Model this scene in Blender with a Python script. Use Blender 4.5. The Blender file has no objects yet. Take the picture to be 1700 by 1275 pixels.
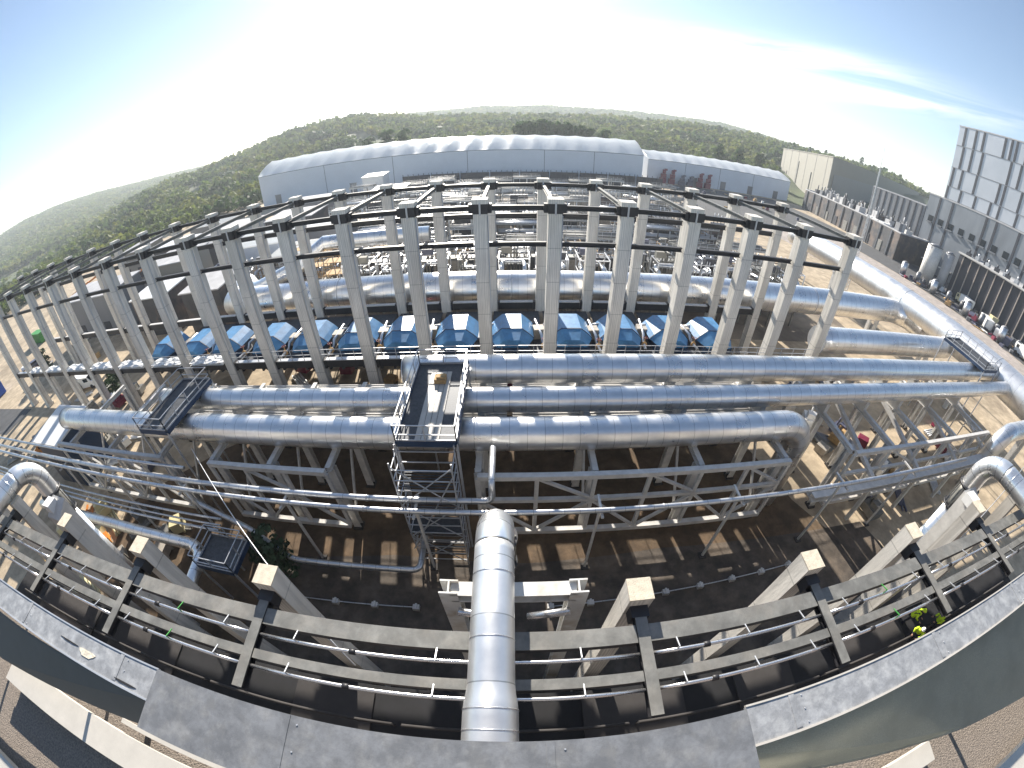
import bpy, bmesh, math, random
import numpy as np
from mathutils import Vector, Matrix
random.seed(7); RNG = np.random.default_rng(7)
sc = bpy.context.scene
COL = sc.collection
R = math.radians
# ------------------------------------------------------------------ camera (fisheye lens)
EYE = Vector((0, 0, 24.0))
FPX, PITCH, YAW, ROLL, K3 = 658.13, .6386, -.0017, -.009, .0442     # theta -> radius: FPX*(t + K3 t^3) px at 1700 wide
cp, sp, cy, sy = math.cos(PITCH), math.sin(PITCH), math.cos(YAW), math.sin(YAW)
FW = Vector((sy*cp, cy*cp, -sp)); RT0 = Vector((cy, -sy, 0)); UP0 = RT0.cross(FW)
RT = RT0*math.cos(ROLL) + UP0*math.sin(ROLL); UP = -RT0*math.sin(ROLL) + UP0*math.cos(ROLL)
cd = bpy.data.cameras.new('camera'); cam = bpy.data.objects.new('camera', cd); COL.objects.link(cam); sc.camera = cam
m3 = Matrix((RT, UP, -FW)).transposed()
cam.matrix_world = Matrix.Translation(EYE) @ m3.to_4x4()
cd.type = 'PANO'; cd.panorama_type = 'FISHEYE_LENS_POLYNOMIAL'
cd.clip_start = .02; cd.clip_end = 20000; cd.sensor_fit = 'HORIZONTAL'; cd.sensor_width = 36.0
_t = np.linspace(0, 1.62, 400); _r = FPX*(_t + K3*_t**3)/1700*36.0
_A = np.stack([_r, _r**2, _r**3, _r**4], 1); _k = np.linalg.lstsq(_A, _t, rcond=None)[0]
cd.fisheye_polynomial_k0 = 0.0
cd.fisheye_polynomial_k1, cd.fisheye_polynomial_k2, cd.fisheye_polynomial_k3, cd.fisheye_polynomial_k4 = [-float(v) for v in _k]
cd.fisheye_fov = R(200)
# ------------------------------------------------------------------ sun, sky, exposure
SUN_EL, SUN_AZ = 25.0, -10.0           # azimuth from +Y towards +X
sdir = Vector((math.sin(R(SUN_AZ))*math.cos(R(SUN_EL)), math.cos(R(SUN_AZ))*math.cos(R(SUN_EL)), math.sin(R(SUN_EL))))
ld = bpy.data.lights.new('sun', 'SUN'); lo = bpy.data.objects.new('sun', ld); COL.objects.link(lo)
ld.energy = 5.0; ld.angle = R(.5); ld.color = (1, .93, .82)
lo.rotation_euler = (-sdir).to_track_quat('-Z', 'Y').to_euler(); lo.location = (0, 0, 60)
sc.view_settings.view_transform = 'Standard'; sc.view_settings.look = 'None'
sc.view_settings.exposure = 1.4; sc.view_settings.gamma = 1
try: sc.view_settings.use_curve_mapping = False
except Exception: pass
W = bpy.data.worlds.new("World"); sc.world = W; W.use_nodes = True
nt = W.node_tree; N = nt.nodes; L = nt.links
bg = N['Background']; bg.inputs['Strength'].default_value = .07
sky = N.new('ShaderNodeTexSky'); sky.sky_type = 'NISHITA'; sky.sun_disc = False
sky.sun_elevation = R(SUN_EL); sky.sun_rotation = R(SUN_AZ); sky.air_density = 1.0; sky.dust_density = .35; sky.ozone_density = .6; sky.altitude = 300
def wmath(op, a, b=None, c=None):
    n = N.new('ShaderNodeMath'); n.operation = op
    for i, v in enumerate((a, b, c)):
        if v is None: continue
        if isinstance(v, (int, float)): n.inputs[i].default_value = v
        else: L.new(v, n.inputs[i])
    return n.outputs[0]
tc = N.new('ShaderNodeTexCoord'); sx = N.new('ShaderNodeSeparateXYZ'); L.new(tc.outputs['Generated'], sx.inputs[0])
az = wmath('ARCTAN2', sx.outputs[0], sx.outputs[1]); el = wmath('ARCSINE', sx.outputs[2])
cx = N.new('ShaderNodeCombineXYZ')
# cirrus: long fibres that fall slowly to the right
fall = wmath('MULTIPLY_ADD', az, -.07, el)
L.new(wmath('MULTIPLY', az, 2.6), cx.inputs[0]); L.new(wmath('MULTIPLY', fall, 24.0), cx.inputs[1])
nz = N.new('ShaderNodeTexNoise'); nz.inputs['Scale'].default_value = 1.0; nz.inputs['Detail'].default_value = 8; nz.inputs['Roughness'].default_value = .6
nz.inputs['Distortion'].default_value = .6
L.new(cx.outputs[0], nz.inputs['Vector'])
def band(slope, c, w, az0, azw):
    d = wmath('DIVIDE', wmath('SUBTRACT', wmath('MULTIPLY_ADD', az, -slope, el), c), w); g = wmath('POWER', 2.718, wmath('MULTIPLY', wmath('MULTIPLY', d, d), -1.0))
    e = wmath('DIVIDE', wmath('SUBTRACT', az, az0), azw); h = wmath('POWER', 2.718, wmath('MULTIPLY', wmath('MULTIPLY', e, e), -1.0))
    return wmath('MULTIPLY', g, h)
msk = wmath('MAXIMUM', wmath('MAXIMUM', band(-.02, .236, .026, .62, .36), band(.13, .072, .02, .80, .28)), band(.05, .14, .03, .5, .3))
mr = N.new('ShaderNodeMapRange'); L.new(nz.outputs['Fac'], mr.inputs['Value'])
mr.inputs['From Min'].default_value = .34; mr.inputs['From Max'].default_value = .62
cl = wmath('MULTIPLY', wmath('MULTIPLY', mr.outputs[0], msk), 1.0)
mix = N.new('ShaderNodeMix'); mix.data_type = 'RGBA'; L.new(cl, mix.inputs['Factor']); tint = N.new('ShaderNodeMix'); tint.data_type = 'RGBA'; tint.blend_type = 'MULTIPLY'; tint.inputs['Factor'].default_value = 1; tint.inputs['B'].default_value = (.90, .94, .98, 1); L.new(sky.outputs[0], tint.inputs['A']); L.new(tint.outputs['Result'], mix.inputs['A'])
mix.inputs['B'].default_value = (8.5, 8.6, 8.9, 1)
L.new(mix.outputs['Result'], bg.inputs['Color'])

# ------------------------------------------------------------------ helpers
def ray(px, py):
    dx, dy = px-850, 637.5-py; r = math.hypot(dx, dy)+1e-9; t = r/FPX
    for _ in range(25): t -= (FPX*(t+K3*t**3)-r)/(FPX*(1+3*K3*t*t))
    return FW*math.cos(t) + (RT*(dx/r)+UP*(dy/r))*math.sin(t)
def at(px, py, x=None, y=None, z=None):
    """the point of the plane x=, y= or z= (metres, ground z=0) that the photo shows at a pixel"""
    d = ray(px, py)
    t = (z-EYE.z)/d.z if z is not None else (y/d.y if y is not None else x/d.x)
    return EYE + d*t
def V(*a): return Vector(a)
class MB:
    def __init__(s): s.v = []; s.f = []; s.uv = []; s.mi = []; s.sm = []
    def face(s, idx, uv=None, mi=0, sm=False):
        s.f.append(idx); s.uv.append(uv or [(0, 0)]*len(idx)); s.mi.append(mi); s.sm.append(sm)
    def hexa(s, P, mi=0):
        b = len(s.v); s.v += [tuple(p) for p in P]
        for q in ((0, 3, 2, 1), (4, 5, 6, 7), (0, 1, 5, 4), (1, 2, 6, 5), (2, 3, 7, 6), (3, 0, 4, 7)): s.face([b+i for i in q], mi=mi)
    def box(s, c, d, rz=0, mi=0):
        x, y, z = d[0]/2, d[1]/2, d[2]/2; ca, sa = math.cos(rz), math.sin(rz)
        s.hexa([(c[0]+a*ca-b*sa, c[1]+a*sa+b*ca, c[2]+e) for e in (-z, z) for a, b in ((-x, -y), (x, -y), (x, y), (-x, y))], mi)
    def bb(s, a, b, mi=0):
        s.box([(a[i]+b[i])/2 for i in range(3)], [abs(b[i]-a[i]) for i in range(3)], 0, mi)
    def frame(s, p, q, up=None):
        d = (Vector(q)-Vector(p)).normalized(); u = Vector(up) if up else (V(0, 0, 1) if abs(d.z) < .95 else V(0, 1, 0))
        a = d.cross(u).normalized(); return d, a, a.cross(d).normalized()
    def bar(s, p, q, w, h=None, up=None, mi=0):
        h = h or w; p, q = Vector(p), Vector(q); d, a, u = s.frame(p, q, up)
        s.hexa([o + a*i*w/2 + u*j*h/2 for o in (p, q) for i, j in ((-1, -1), (1, -1), (1, 1), (-1, 1))], mi)
    def ibeam(s, p, q, w, h, t=.03, up=None, mi=0):
        p, q = Vector(p), Vector(q); d, a, u = s.frame(p, q, up)
        for o, ww, hh in ((u*(h/2-t/2), w, t), (u*(-h/2+t/2), w, t), (V(0, 0, 0), t, h-2*t)): s.bar(p+o, q+o, ww, hh, up=u, mi=mi)
    def tube(s, path, r, n=12, cap=True, mi=0, u0=0):
        path = [Vector(p) for p in path]; rs = r if isinstance(r, (list, tuple)) else [r]*len(path)
        m = len(path); tan = []
        for i in range(m):
            a = path[max(i-1, 0)]; b = path[min(i+1, m-1)]; tan.append((b-a).normalized())
        ref = V(0, 0, 1) if abs(tan[0].z) < .9 else V(0, 1, 0)
        nn = tan[0].cross(ref).normalized(); b0 = len(s.v); u = u0; us = []
        for i in range(m):
            if i: u += (path[i]-path[i-1]).length
            us.append(u)
            nn = (nn - tan[i]*nn.dot(tan[i])).normalized(); bn = tan[i].cross(nn)
            for k in range(n):
                an = 2*math.pi*k/n; s.v.append(tuple(path[i] + (nn*math.cos(an)+bn*math.sin(an))*rs[i]))
        for i in range(m-1):
            for k in range(n):
                k2 = (k+1) % n
                s.face([b0+i*n+k, b0+i*n+k2, b0+(i+1)*n+k2, b0+(i+1)*n+k], [(us[i], k/n), (us[i], (k+1)/n), (us[i+1], (k+1)/n), (us[i+1], k/n)], mi, True)
        if cap:
            s.face([b0+k for k in range(n)][::-1], mi=mi); s.face([b0+(m-1)*n+k for k in range(n)], mi=mi)
    def prism(s, prof, p, q, mi=0, up=None):
        """profile (a,u) swept from p to q"""
        p, q = Vector(p), Vector(q); d, a, u = s.frame(p, q, up); n = len(prof); b = len(s.v)
        for o in (p, q): s.v += [tuple(o + a*x + u*y) for x, y in prof]
        for k in range(n): s.face([b+k, b+(k+1) % n, b+n+(k+1) % n, b+n+k], mi=mi)
        s.face([b+k for k in range(n)][::-1], mi=mi); s.face([b+n+k for k in range(n)], mi=mi)
    def ball(s, c, r, mi=0, n=10, m=7):
        b = len(s.v); r = r if isinstance(r, (tuple, list)) else (r, r, r)
        for i in range(m+1):
            th = math.pi*i/m
            for k in range(n):
                ph = 2*math.pi*k/n; s.v.append((c[0]+r[0]*math.sin(th)*math.cos(ph), c[1]+r[1]*math.sin(th)*math.sin(ph), c[2]+r[2]*math.cos(th)))
        for i in range(m):
            for k in range(n): s.face([b+i*n+k, b+(i+1)*n+k, b+(i+1)*n+(k+1) % n, b+i*n+(k+1) % n], mi=mi, sm=True)
    def build(s, name, mat, parent=None, origin=None):
        me = bpy.data.meshes.new(name); v = s.v
        if origin is not None: v = [(p[0]-origin[0], p[1]-origin[1], p[2]-origin[2]) for p in v]
        me.from_pydata(v, [], s.f); me.polygons.foreach_set('use_smooth', s.sm); me.polygons.foreach_set('material_index', s.mi)
        uvl = me.uv_layers.new(name='UVMap'); uvl.data.foreach_set('uv', [c for f in s.uv for p in f for c in p])
        for m in (mat if isinstance(mat, (list, tuple)) else [mat]): me.materials.append(m)
        me.update(); o = bpy.data.objects.new(name, me); COL.objects.link(o)
        if parent is not None: o.parent = parent
        if origin is not None and parent is None: o.location = origin
        return o
def tag(o, label=None, cat=None, group=None, kind=None):
    if label and not kind: kind = 'thing'
    for k, v in (('label', label), ('category', cat), ('group', group), ('kind', kind)):
        if v: o[k] = v
    return o
def empty(name, loc, label=None, cat=None, group=None, rz=0):
    o = bpy.data.objects.new(name, None); COL.objects.link(o); o.location = loc; o.rotation_euler = (0, 0, rz); o.empty_display_size = .2
    return tag(o, label, cat, group)
def kids(o): return [c for c in bpy.data.objects if c.parent == o]
def dup(root, loc, label, rz=None, group=None, scale=None):
    r = root.copy(); COL.objects.link(r); r.location = loc; r['label'] = label
    if rz is not None: r.rotation_euler = (0, 0, rz)
    if group: r['group'] = group
    if scale: r.scale = scale
    for ch in KID.setdefault(root.name, kids(root)):
        c = ch.copy(); COL.objects.link(c); c.parent = r
        for g in KID.setdefault(ch.name, kids(ch)):
            d = g.copy(); COL.objects.link(d); d.parent = c
    return r
KID = {}
ORD = 'zeroth first second third fourth fifth sixth seventh eighth ninth tenth eleventh twelfth thirteenth fourteenth fifteenth sixteenth seventeenth eighteenth nineteenth twentieth twenty-first twenty-second twenty-third twenty-fourth twenty-fifth'.split()
def arc(c, r, a0, a1, e1, e2, n=10):
    return [Vector(c)+Vector(e1)*r*math.cos(a0+(a1-a0)*i/n)+Vector(e2)*r*math.sin(a0+(a1-a0)*i/n) for i in range(n+1)]
# ------------------------------------------------------------------ materials
def mat(name, col, rough=.6, metal=0., var=.12, scale=1.5, bump=0., bscale=20, stain=None, stain_scale=.4, spec=None, coords='Object', stretch=None):
    m = bpy.data.materials.new(name); m.use_nodes = True; t = m.node_tree; n = t.nodes; l = t.links; b = n['Principled BSDF']
    b.inputs['Roughness'].default_value = rough; b.inputs['Metallic'].default_value = metal
    if spec is not None: b.inputs['Specular IOR Level'].default_value = spec
    geo = n.new('ShaderNodeNewGeometry'); src = geo.outputs['Position']
    if stretch:
        mp = n.new('ShaderNodeMapping'); mp.inputs['Scale'].default_value = stretch; l.new(src, mp.inputs[0]); src = mp.outputs[0]
    z = n.new('ShaderNodeTexNoise'); z.inputs['Scale'].default_value = scale; z.inputs['Detail'].default_value = 8; z.inputs['Roughness'].default_value = .65
    l.new(src, z.inputs['Vector'])
    r = n.new('ShaderNodeValToRGB'); l.new(z.outputs['Fac'], r.inputs[0])
    lo_ = [max(0, c*(1-var)) for c in col]; hi = [min(1, c*(1+var)) for c in col]
    r.color_ramp.elements[0].position = .3; r.color_ramp.elements[1].position = .7
    r.color_ramp.elements[0].color = (*lo_, 1); r.color_ramp.elements[1].color = (*hi, 1)
    out = r.outputs[0]
    if stain:
        z2 = n.new('ShaderNodeTexNoise'); z2.inputs['Scale'].default_value = stain_scale; z2.inputs['Detail'].default_value = 6; z2.inputs['Roughness'].default_value = .6; l.new(src, z2.inputs['Vector'])
        r2 = n.new('ShaderNodeValToRGB'); r2.color_ramp.elements[0].position = .48; r2.color_ramp.elements[1].position = .66; l.new(z2.outputs['Fac'], r2.inputs[0])
        mx = n.new('ShaderNodeMix'); mx.data_type = 'RGBA'; l.new(r2.outputs[0], mx.inputs['Factor']); l.new(out, mx.inputs['A']); mx.inputs['B'].default_value = (*stain, 1); out = mx.outputs['Result']
    l.new(out, b.inputs['Base Color'])
    rr = n.new('ShaderNodeMapRange'); l.new(z.outputs['Fac'], rr.inputs['Value']); rr.inputs['To Min'].default_value = max(0, rough-.08); rr.inputs['To Max'].default_value = min(1, rough+.1); l.new(rr.outputs[0], b.inputs['Roughness'])
    if bump:
        z3 = n.new('ShaderNodeTexNoise'); z3.inputs['Scale'].default_value = bscale; z3.inputs['Detail'].default_value = 5; l.new(src, z3.inputs['Vector'])
        bp = n.new('ShaderNodeBump'); bp.inputs['Strength'].default_value = bump; bp.inputs['Distance'].default_value = .03; l.new(z3.outputs['Fac'], bp.inputs['Height']); l.new(bp.outputs[0], b.inputs['Normal'])
    return m
def pipe_mat(name, col=(.94, .94, .935), rough=.28, seg=1.0, dirt=.1):
    """insulation cladding: metal sheets with a lap joint every seg metres along the pipe (U of the UV map is metres)"""
    m = bpy.data.materials.new(name); m.use_nodes = True; t = m.node_tree; n = t.nodes; l = t.links; b = n['Principled BSDF']
    def mt(op, a, c=None):
        x = n.new('ShaderNodeMath'); x.operation = op
        for i, v in enumerate((a, c)):
            if v is None: continue
            if isinstance(v, (int, float)): x.inputs[i].default_value = v
            else: l.new(v, x.inputs[i])
        return x.outputs[0]
    uv = n.new('ShaderNodeUVMap'); uv.uv_map = 'UVMap'; s = n.new('ShaderNodeSeparateXYZ'); l.new(uv.outputs[0], s.inputs[0])
    u = mt('DIVIDE', s.outputs[0], seg); fr = mt('FRACT', u); fl = mt('FLOOR', u)
    wn = n.new('ShaderNodeTexWhiteNoise'); wn.noise_dimensions = '1D'; l.new(fl, wn.inputs['W'])
    joint = mt('LESS_THAN', fr, .03/seg)
    geo = n.new('ShaderNodeNewGeometry')
    z = n.new('ShaderNodeTexNoise'); z.inputs['Scale'].default_value = 1.7; z.inputs['Detail'].default_value = 6; z.inputs['Roughness'].default_value = .6; l.new(geo.outputs['Position'], z.inputs['Vector'])
    val = mt('SUBTRACT', 1.0, mt('MULTIPLY', joint, .45)); val = mt('MULTIPLY', val, mt('ADD', 1-dirt, mt('MULTIPLY', wn.outputs['Value'], dirt)))
    val = mt('MULTIPLY', val, mt('ADD', .80, mt('MULTIPLY', z.outputs['Fac'], .32)))
    mx = n.new('ShaderNodeMix'); mx.data_type = 'RGBA'; mx.blend_type = 'MULTIPLY'; mx.inputs['Factor'].default_value = 1; mx.inputs['A'].default_value = (*col, 1); l.new(val, mx.inputs['B'])
    l.new(mx.outputs['Result'], b.inputs['Base Color']); b.inputs['Metallic'].default_value = .9
    l.new(mt('ADD', rough-.07, mt('ADD', mt('MULTIPLY', z.outputs['Fac'], .14), mt('MULTIPLY', wn.outputs['Value'], .06))), b.inputs['Roughness'])
    z2 = n.new('ShaderNodeTexNoise'); z2.inputs['Scale'].default_value = 1.1; z2.inputs['Detail'].default_value = 1; l.new(geo.outputs['Position'], z2.inputs['Vector'])
    h = mt('SUBTRACT', mt('MULTIPLY', z2.outputs['Fac'], .5), mt('MULTIPLY', joint, .35))
    bp = n.new('ShaderNodeBump'); bp.inputs['Strength'].default_value = .06; bp.inputs['Distance'].default_value = .03; l.new(h, bp.inputs['Height']); l.new(bp.outputs[0], b.inputs['Normal'])
    return m
M = {}
M['pipe'] = pipe_mat('pipe_cladding')
M['pipe_matt'] = pipe_mat('matt_pipe_cladding', col=(.86, .86, .86), rough=.4, seg=1.6, dirt=.06)
M['pipe_fine'] = pipe_mat('pipe_cladding_narrow', rough=.27, seg=.5)
M['pipe_small'] = pipe_mat('small_pipe_cladding', col=(.66, .68, .71), rough=.36, seg=.8)
M['concrete'] = mat('column_concrete', (.70, .66, .595), .85, var=.16, scale=1.1, bump=.25, bscale=14, stain=(.60, .555, .49), stain_scale=.5, stretch=(1, 1, .3))
def cast_joints(m, step=2.6):
    n = m.node_tree.nodes; l = m.node_tree.links; p = n['Principled BSDF']; src = p.inputs['Base Color'].links[0].from_socket
    g_ = n.new('ShaderNodeNewGeometry'); s_ = n.new('ShaderNodeSeparateXYZ'); l.new(g_.outputs['Position'], s_.inputs[0])
    d_ = n.new('ShaderNodeMath'); d_.operation = 'DIVIDE'; d_.inputs[1].default_value = step; l.new(s_.outputs[2], d_.inputs[0])
    f_ = n.new('ShaderNodeMath'); f_.operation = 'FRACT'; l.new(d_.outputs[0], f_.inputs[0]); c_ = n.new('ShaderNodeMath'); c_.operation = 'LESS_THAN'; c_.inputs[1].default_value = .022; l.new(f_.outputs[0], c_.inputs[0])
    w_ = n.new('ShaderNodeTexWave'); w_.inputs['Scale'].default_value = 1.1; w_.inputs['Distortion'].default_value = 9; w_.inputs['Detail'].default_value = 4
    mp = n.new('ShaderNodeMapping'); mp.inputs['Scale'].default_value = (2.2, 2.2, .12); l.new(g_.outputs['Position'], mp.inputs[0]); l.new(mp.outputs[0], w_.inputs[0])
    r_ = n.new('ShaderNodeMapRange'); r_.inputs['To Min'].default_value = .80; r_.inputs['To Max'].default_value = 1.06; l.new(w_.outputs['Fac'], r_.inputs['Value'])
    k_ = n.new('ShaderNodeMath'); k_.operation = 'MULTIPLY_ADD'; k_.inputs[1].default_value = -.3; l.new(c_.outputs[0], k_.inputs[0]); l.new(r_.outputs[0], k_.inputs[2])
    x_ = n.new('ShaderNodeMix'); x_.data_type = 'RGBA'; x_.blend_type = 'MULTIPLY'; x_.inputs['Factor'].default_value = 1; l.new(src, x_.inputs['A']); l.new(k_.outputs[0], x_.inputs['B']); l.new(x_.outputs['Result'], p.inputs['Base Color'])
cast_joints(M['concrete'])
M['cap'] = mat('cap_concrete', (.56, .50, .40), .9, var=.22, scale=5, bump=.4, bscale=25)
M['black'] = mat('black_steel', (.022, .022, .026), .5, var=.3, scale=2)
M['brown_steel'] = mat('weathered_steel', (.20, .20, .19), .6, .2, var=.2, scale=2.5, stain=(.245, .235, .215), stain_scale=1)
M['galv'] = mat('galvanised_steel', (.58, .565, .54), .55, .12, var=.15, scale=2)
M['rail'] = mat('galvanised_rail', (.50, .51, .53), .42, .5, var=.1)
M['white_steel'] = mat('white_painted_steel', (.66, .66, .64), .5, var=.1, scale=2, stain=(.5, .46, .4), stain_scale=1.2)
M['tube'] = mat('bright_tube', (.74, .74, .75), .26, .9, var=.08, scale=3)
M['grate'] = mat('deck_grating', (.07, .075, .085), .6, .4, var=.4, scale=6)
M['tan_grate'] = mat('dusty_deck_plate', (.34, .31, .27), .7, .2, var=.25, scale=3)
M['blue'] = mat('blue_enclosure_paint', (.055, .185, .37), .42, var=.25)
M['dblue'] = mat('dark_blue_paint', (.012, .035, .085), .5, var=.2)
M['sand'] = mat('sandy_ground', (.46, .37, .26), .95, var=.25, scale=.35, bump=.5, bscale=2.5, stain=(.31, .245, .17), stain_scale=.09)
M['asphalt'] = mat('asphalt', (.075, .077, .082), .9, var=.2, scale=.5, bump=.2)
M['road'] = mat('dusty_road', (.40, .35, .315), .9, var=.12, scale=.3, stain=(.33, .29, .26), stain_scale=.12)
M['shade_ground'] = mat('painted_shade_ground', (.105, .086, .07), .9, var=.4, scale=.5, bump=.4, bscale=3, stain=(.15, .115, .085), stain_scale=.25)  # asphalt-grey ground with the bridge's shade put into its colour
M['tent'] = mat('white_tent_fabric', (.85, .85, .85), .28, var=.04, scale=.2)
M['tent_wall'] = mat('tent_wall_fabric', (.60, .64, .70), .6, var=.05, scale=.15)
M['seam'] = mat('tent_seam', (.2, .22, .26), .7)
M['bitumen'] = mat('roof_membrane', (.012, .012, .014), .85, var=.5, scale=1.2)
M['pad'] = mat('grey_roof_pad', (.045, .041, .040), .9, var=.2, scale=1.2)
M['coping'] = mat('lead_grey_coping', (.34, .345, .355), .5, .25, var=.16, scale=5, bump=.08, bscale=30, stain=(.42, .42, .42), stain_scale=3)
M['coping2'] = mat('grey_coping_plate', (.19, .195, .205), .5, .2, var=.14, scale=4, bump=.05, bscale=60, stain=(.235, .235, .235), stain_scale=5)
M['dark_panel'] = mat('dark_parapet_lining', (.06, .058, .058), .6, var=.2, scale=3)
M['mesh_panel'] = mat('woven_grey_panel', (.33, .315, .265), .85, var=.45, scale=70, bump=.5, bscale=120, stain=(.25, .245, .21), stain_scale=2.5)
M['brown_shade_ground'] = mat('painted_shade_sand', (.125, .082, .048), .95, var=.35, scale=.5, bump=.4, bscale=3, stain=(.145, .10, .06), stain_scale=.2)  # sandy brown ground, darkened in colour to stand for shade
_m = M['tent']; _n = _m.node_tree.nodes; _l = _m.node_tree.links; _p = _n['Principled BSDF']; _t = _n.new('ShaderNodeBsdfTranslucent'); _x = _n.new('ShaderNodeMixShader'); _x.inputs[0].default_value = .72
_t.inputs['Color'].default_value = (.92, .92, .9, 1); _l.new(_p.outputs[0], _x.inputs[1]); _l.new(_t.outputs[0], _x.inputs[2]); _l.new(_x.outputs[0], _n['Material Output'].inputs['Surface'])
_m = M['mesh_panel']; _n = _m.node_tree.nodes; _l = _m.node_tree.links; _p = _n['Principled BSDF']; _t = _n.new('ShaderNodeBsdfTranslucent'); _x = _n.new('ShaderNodeMixShader'); _x.inputs[0].default_value = .38
_t.inputs['Color'].default_value = (.8, .78, .68, 1); _l.new(_p.outputs[0], _x.inputs[1]); _l.new(_t.outputs[0], _x.inputs[2]); _l.new(_x.outputs[0], _n['Material Output'].inputs['Surface'])
M['gravel'] = mat('roof_gravel', (.21, .175, .145), .95, var=.45, scale=30, bump=.8, bscale=45)
M['cream'] = mat('cream_channel_paint', (.46, .43, .385), .5, var=.08, scale=3)
M['beige'] = mat('beige_cladding', (.25, .24, .21), .8, var=.05, scale=.2)
M['greywall'] = mat('grey_cladding', (.20, .205, .22), .45, .3, var=.10, scale=.15, stretch=(1, 1, .15))
M['tower'] = mat('silver_cladding', (.44, .46, .50), .38, .5, var=.05, scale=.1)
M['low_clad'] = mat('mirror_cladding', (.25, .265, .29), .36, .5, var=.14, scale=.22, stretch=(1, 1, .3))
M['fin'] = mat('dark_fin', (.03, .033, .045), .5)
M['darkwall'] = mat('dark_wall', (.05, .052, .06), .6, var=.3, scale=.5, stain=(.16, .12, .1), stain_scale=.2)
M['roof'] = mat('pale_roof', (.42, .42, .43), .8, var=.2, scale=.4)
M['fbrown'] = mat('pale_fin', (.4, .34, .3), .7)
M['orange'] = mat('orange_paint', (.55, .19, .03), .5, var=.15)
M['green'] = mat('green_paint', (.05, .26, .05), .5, var=.15)
M['red'] = mat('dark_red_paint', (.16, .012, .04), .5, var=.15)
M['slate'] = mat('slate_paint', (.08, .085, .13), .5)
M['white'] = mat('white_paint', (.74, .74, .73), .4, var=.06)
M['yellow'] = mat('pale_yellow_paint', (.62, .55, .33), .5, var=.1)
M['glass'] = mat('dark_glass', (.02, .025, .03), .08)
M['rubber'] = mat('black_rubber', (.02, .02, .02), .8)
M['bluecar'] = mat('bright_blue_paint', (.02, .09, .42), .3)
M['timber'] = mat('timber', (.42, .27, .12), .8, var=.3, scale=3)
M['hivis'] = mat('hi_vis_fabric', (.62, .85, .03), .8, var=.05)
M['trousers'] = mat('navy_trousers', (.02, .022, .035), .9)
M['skin'] = mat('skin', (.45, .27, .19), .6)
M['helmet'] = mat('white_helmet', (.8, .8, .8), .3)
M['skinD'] = mat('dark_hair', (.02, .015, .012), .8)
M['plantgreen'] = mat('dark_foliage', (.03, .06, .025), .8, var=.4, scale=4)
M['trunk'] = mat('bark', (.12, .09, .065), .9)
M['hill'] = mat('hill_scrub', (.06, .08, .03), .95, var=.45, scale=.03, stain=(.10, .095, .05), stain_scale=.012)
M['yard'] = mat('trodden_yard', (.15, .125, .10), .95, var=.3, scale=.3, stain=(.27, .225, .17), stain_scale=.11)
def leafmat(name, a, b, sc_=.03):
    m = mat(name, a, .75, var=.35, scale=.35, stain=b, stain_scale=sc_); n = m.node_tree.nodes; l = m.node_tree.links; p = n['Principled BSDF']
    tr = n.new('ShaderNodeBsdfTranslucent'); ms = n.new('ShaderNodeMixShader'); ms.inputs[0].default_value = .42; src = p.inputs['Base Color'].links[0].from_socket
    l.new(src, tr.inputs['Color']); l.new(p.outputs[0], ms.inputs[1]); l.new(tr.outputs[0], ms.inputs[2]); l.new(ms.outputs[0], n['Material Output'].inputs['Surface']); return m
M['leaf'] = leafmat('woodland_leaves', (.10, .14, .034), (.18, .185, .045))
M['pine'] = leafmat('pine_needles', (.05, .085, .03), (.07, .10, .035))
def dark_stains(m, strength=.35, scale=1.3):
    n = m.node_tree.nodes; l = m.node_tree.links; p = n['Principled BSDF']; src = p.inputs['Base Color'].links[0].from_socket; g_ = n.new('ShaderNodeNewGeometry')
    z_ = n.new('ShaderNodeTexNoise'); z_.inputs['Scale'].default_value = scale; z_.inputs['Detail'].default_value = 9; z_.inputs['Roughness'].default_value = .7; z_.inputs['Distortion'].default_value = .2; l.new(g_.outputs['Position'], z_.inputs[0])
    r_ = n.new('ShaderNodeMapRange'); r_.inputs['From Min'].default_value = .42; r_.inputs['From Max'].default_value = .62; r_.inputs['To Min'].default_value = 1-strength; r_.inputs['To Max'].default_value = 1.05; l.new(z_.outputs['Fac'], r_.inputs['Value'])
    x_ = n.new('ShaderNodeMix'); x_.data_type = 'RGBA'; x_.blend_type = 'MULTIPLY'; x_.inputs['Factor'].default_value = 1; l.new(src, x_.inputs['A']); l.new(r_.outputs[0], x_.inputs['B']); l.new(x_.outputs['Result'], p.inputs['Base Color'])
for k_ in ('coping', 'coping2', 'shade_ground', 'brown_shade_ground', 'brown_steel', 'road', 'sand', 'asphalt'): dark_stains(M[k_], .4 if 'ground' in k_ else .24, 6.0 if 'coping' in k_ else (1.3 if 'steel' in k_ else .6))
# ================================================================== THE SETTING
g = MB(); S_ = 330.0
g.face([0, 1, 2, 3]); g.v = [(-S_, -60, 0), (S_, -60, 0), (S_, 300, 0), (-S_, 300, 0)]
tag(g.build('ground', M['sand']), kind='structure')
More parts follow.
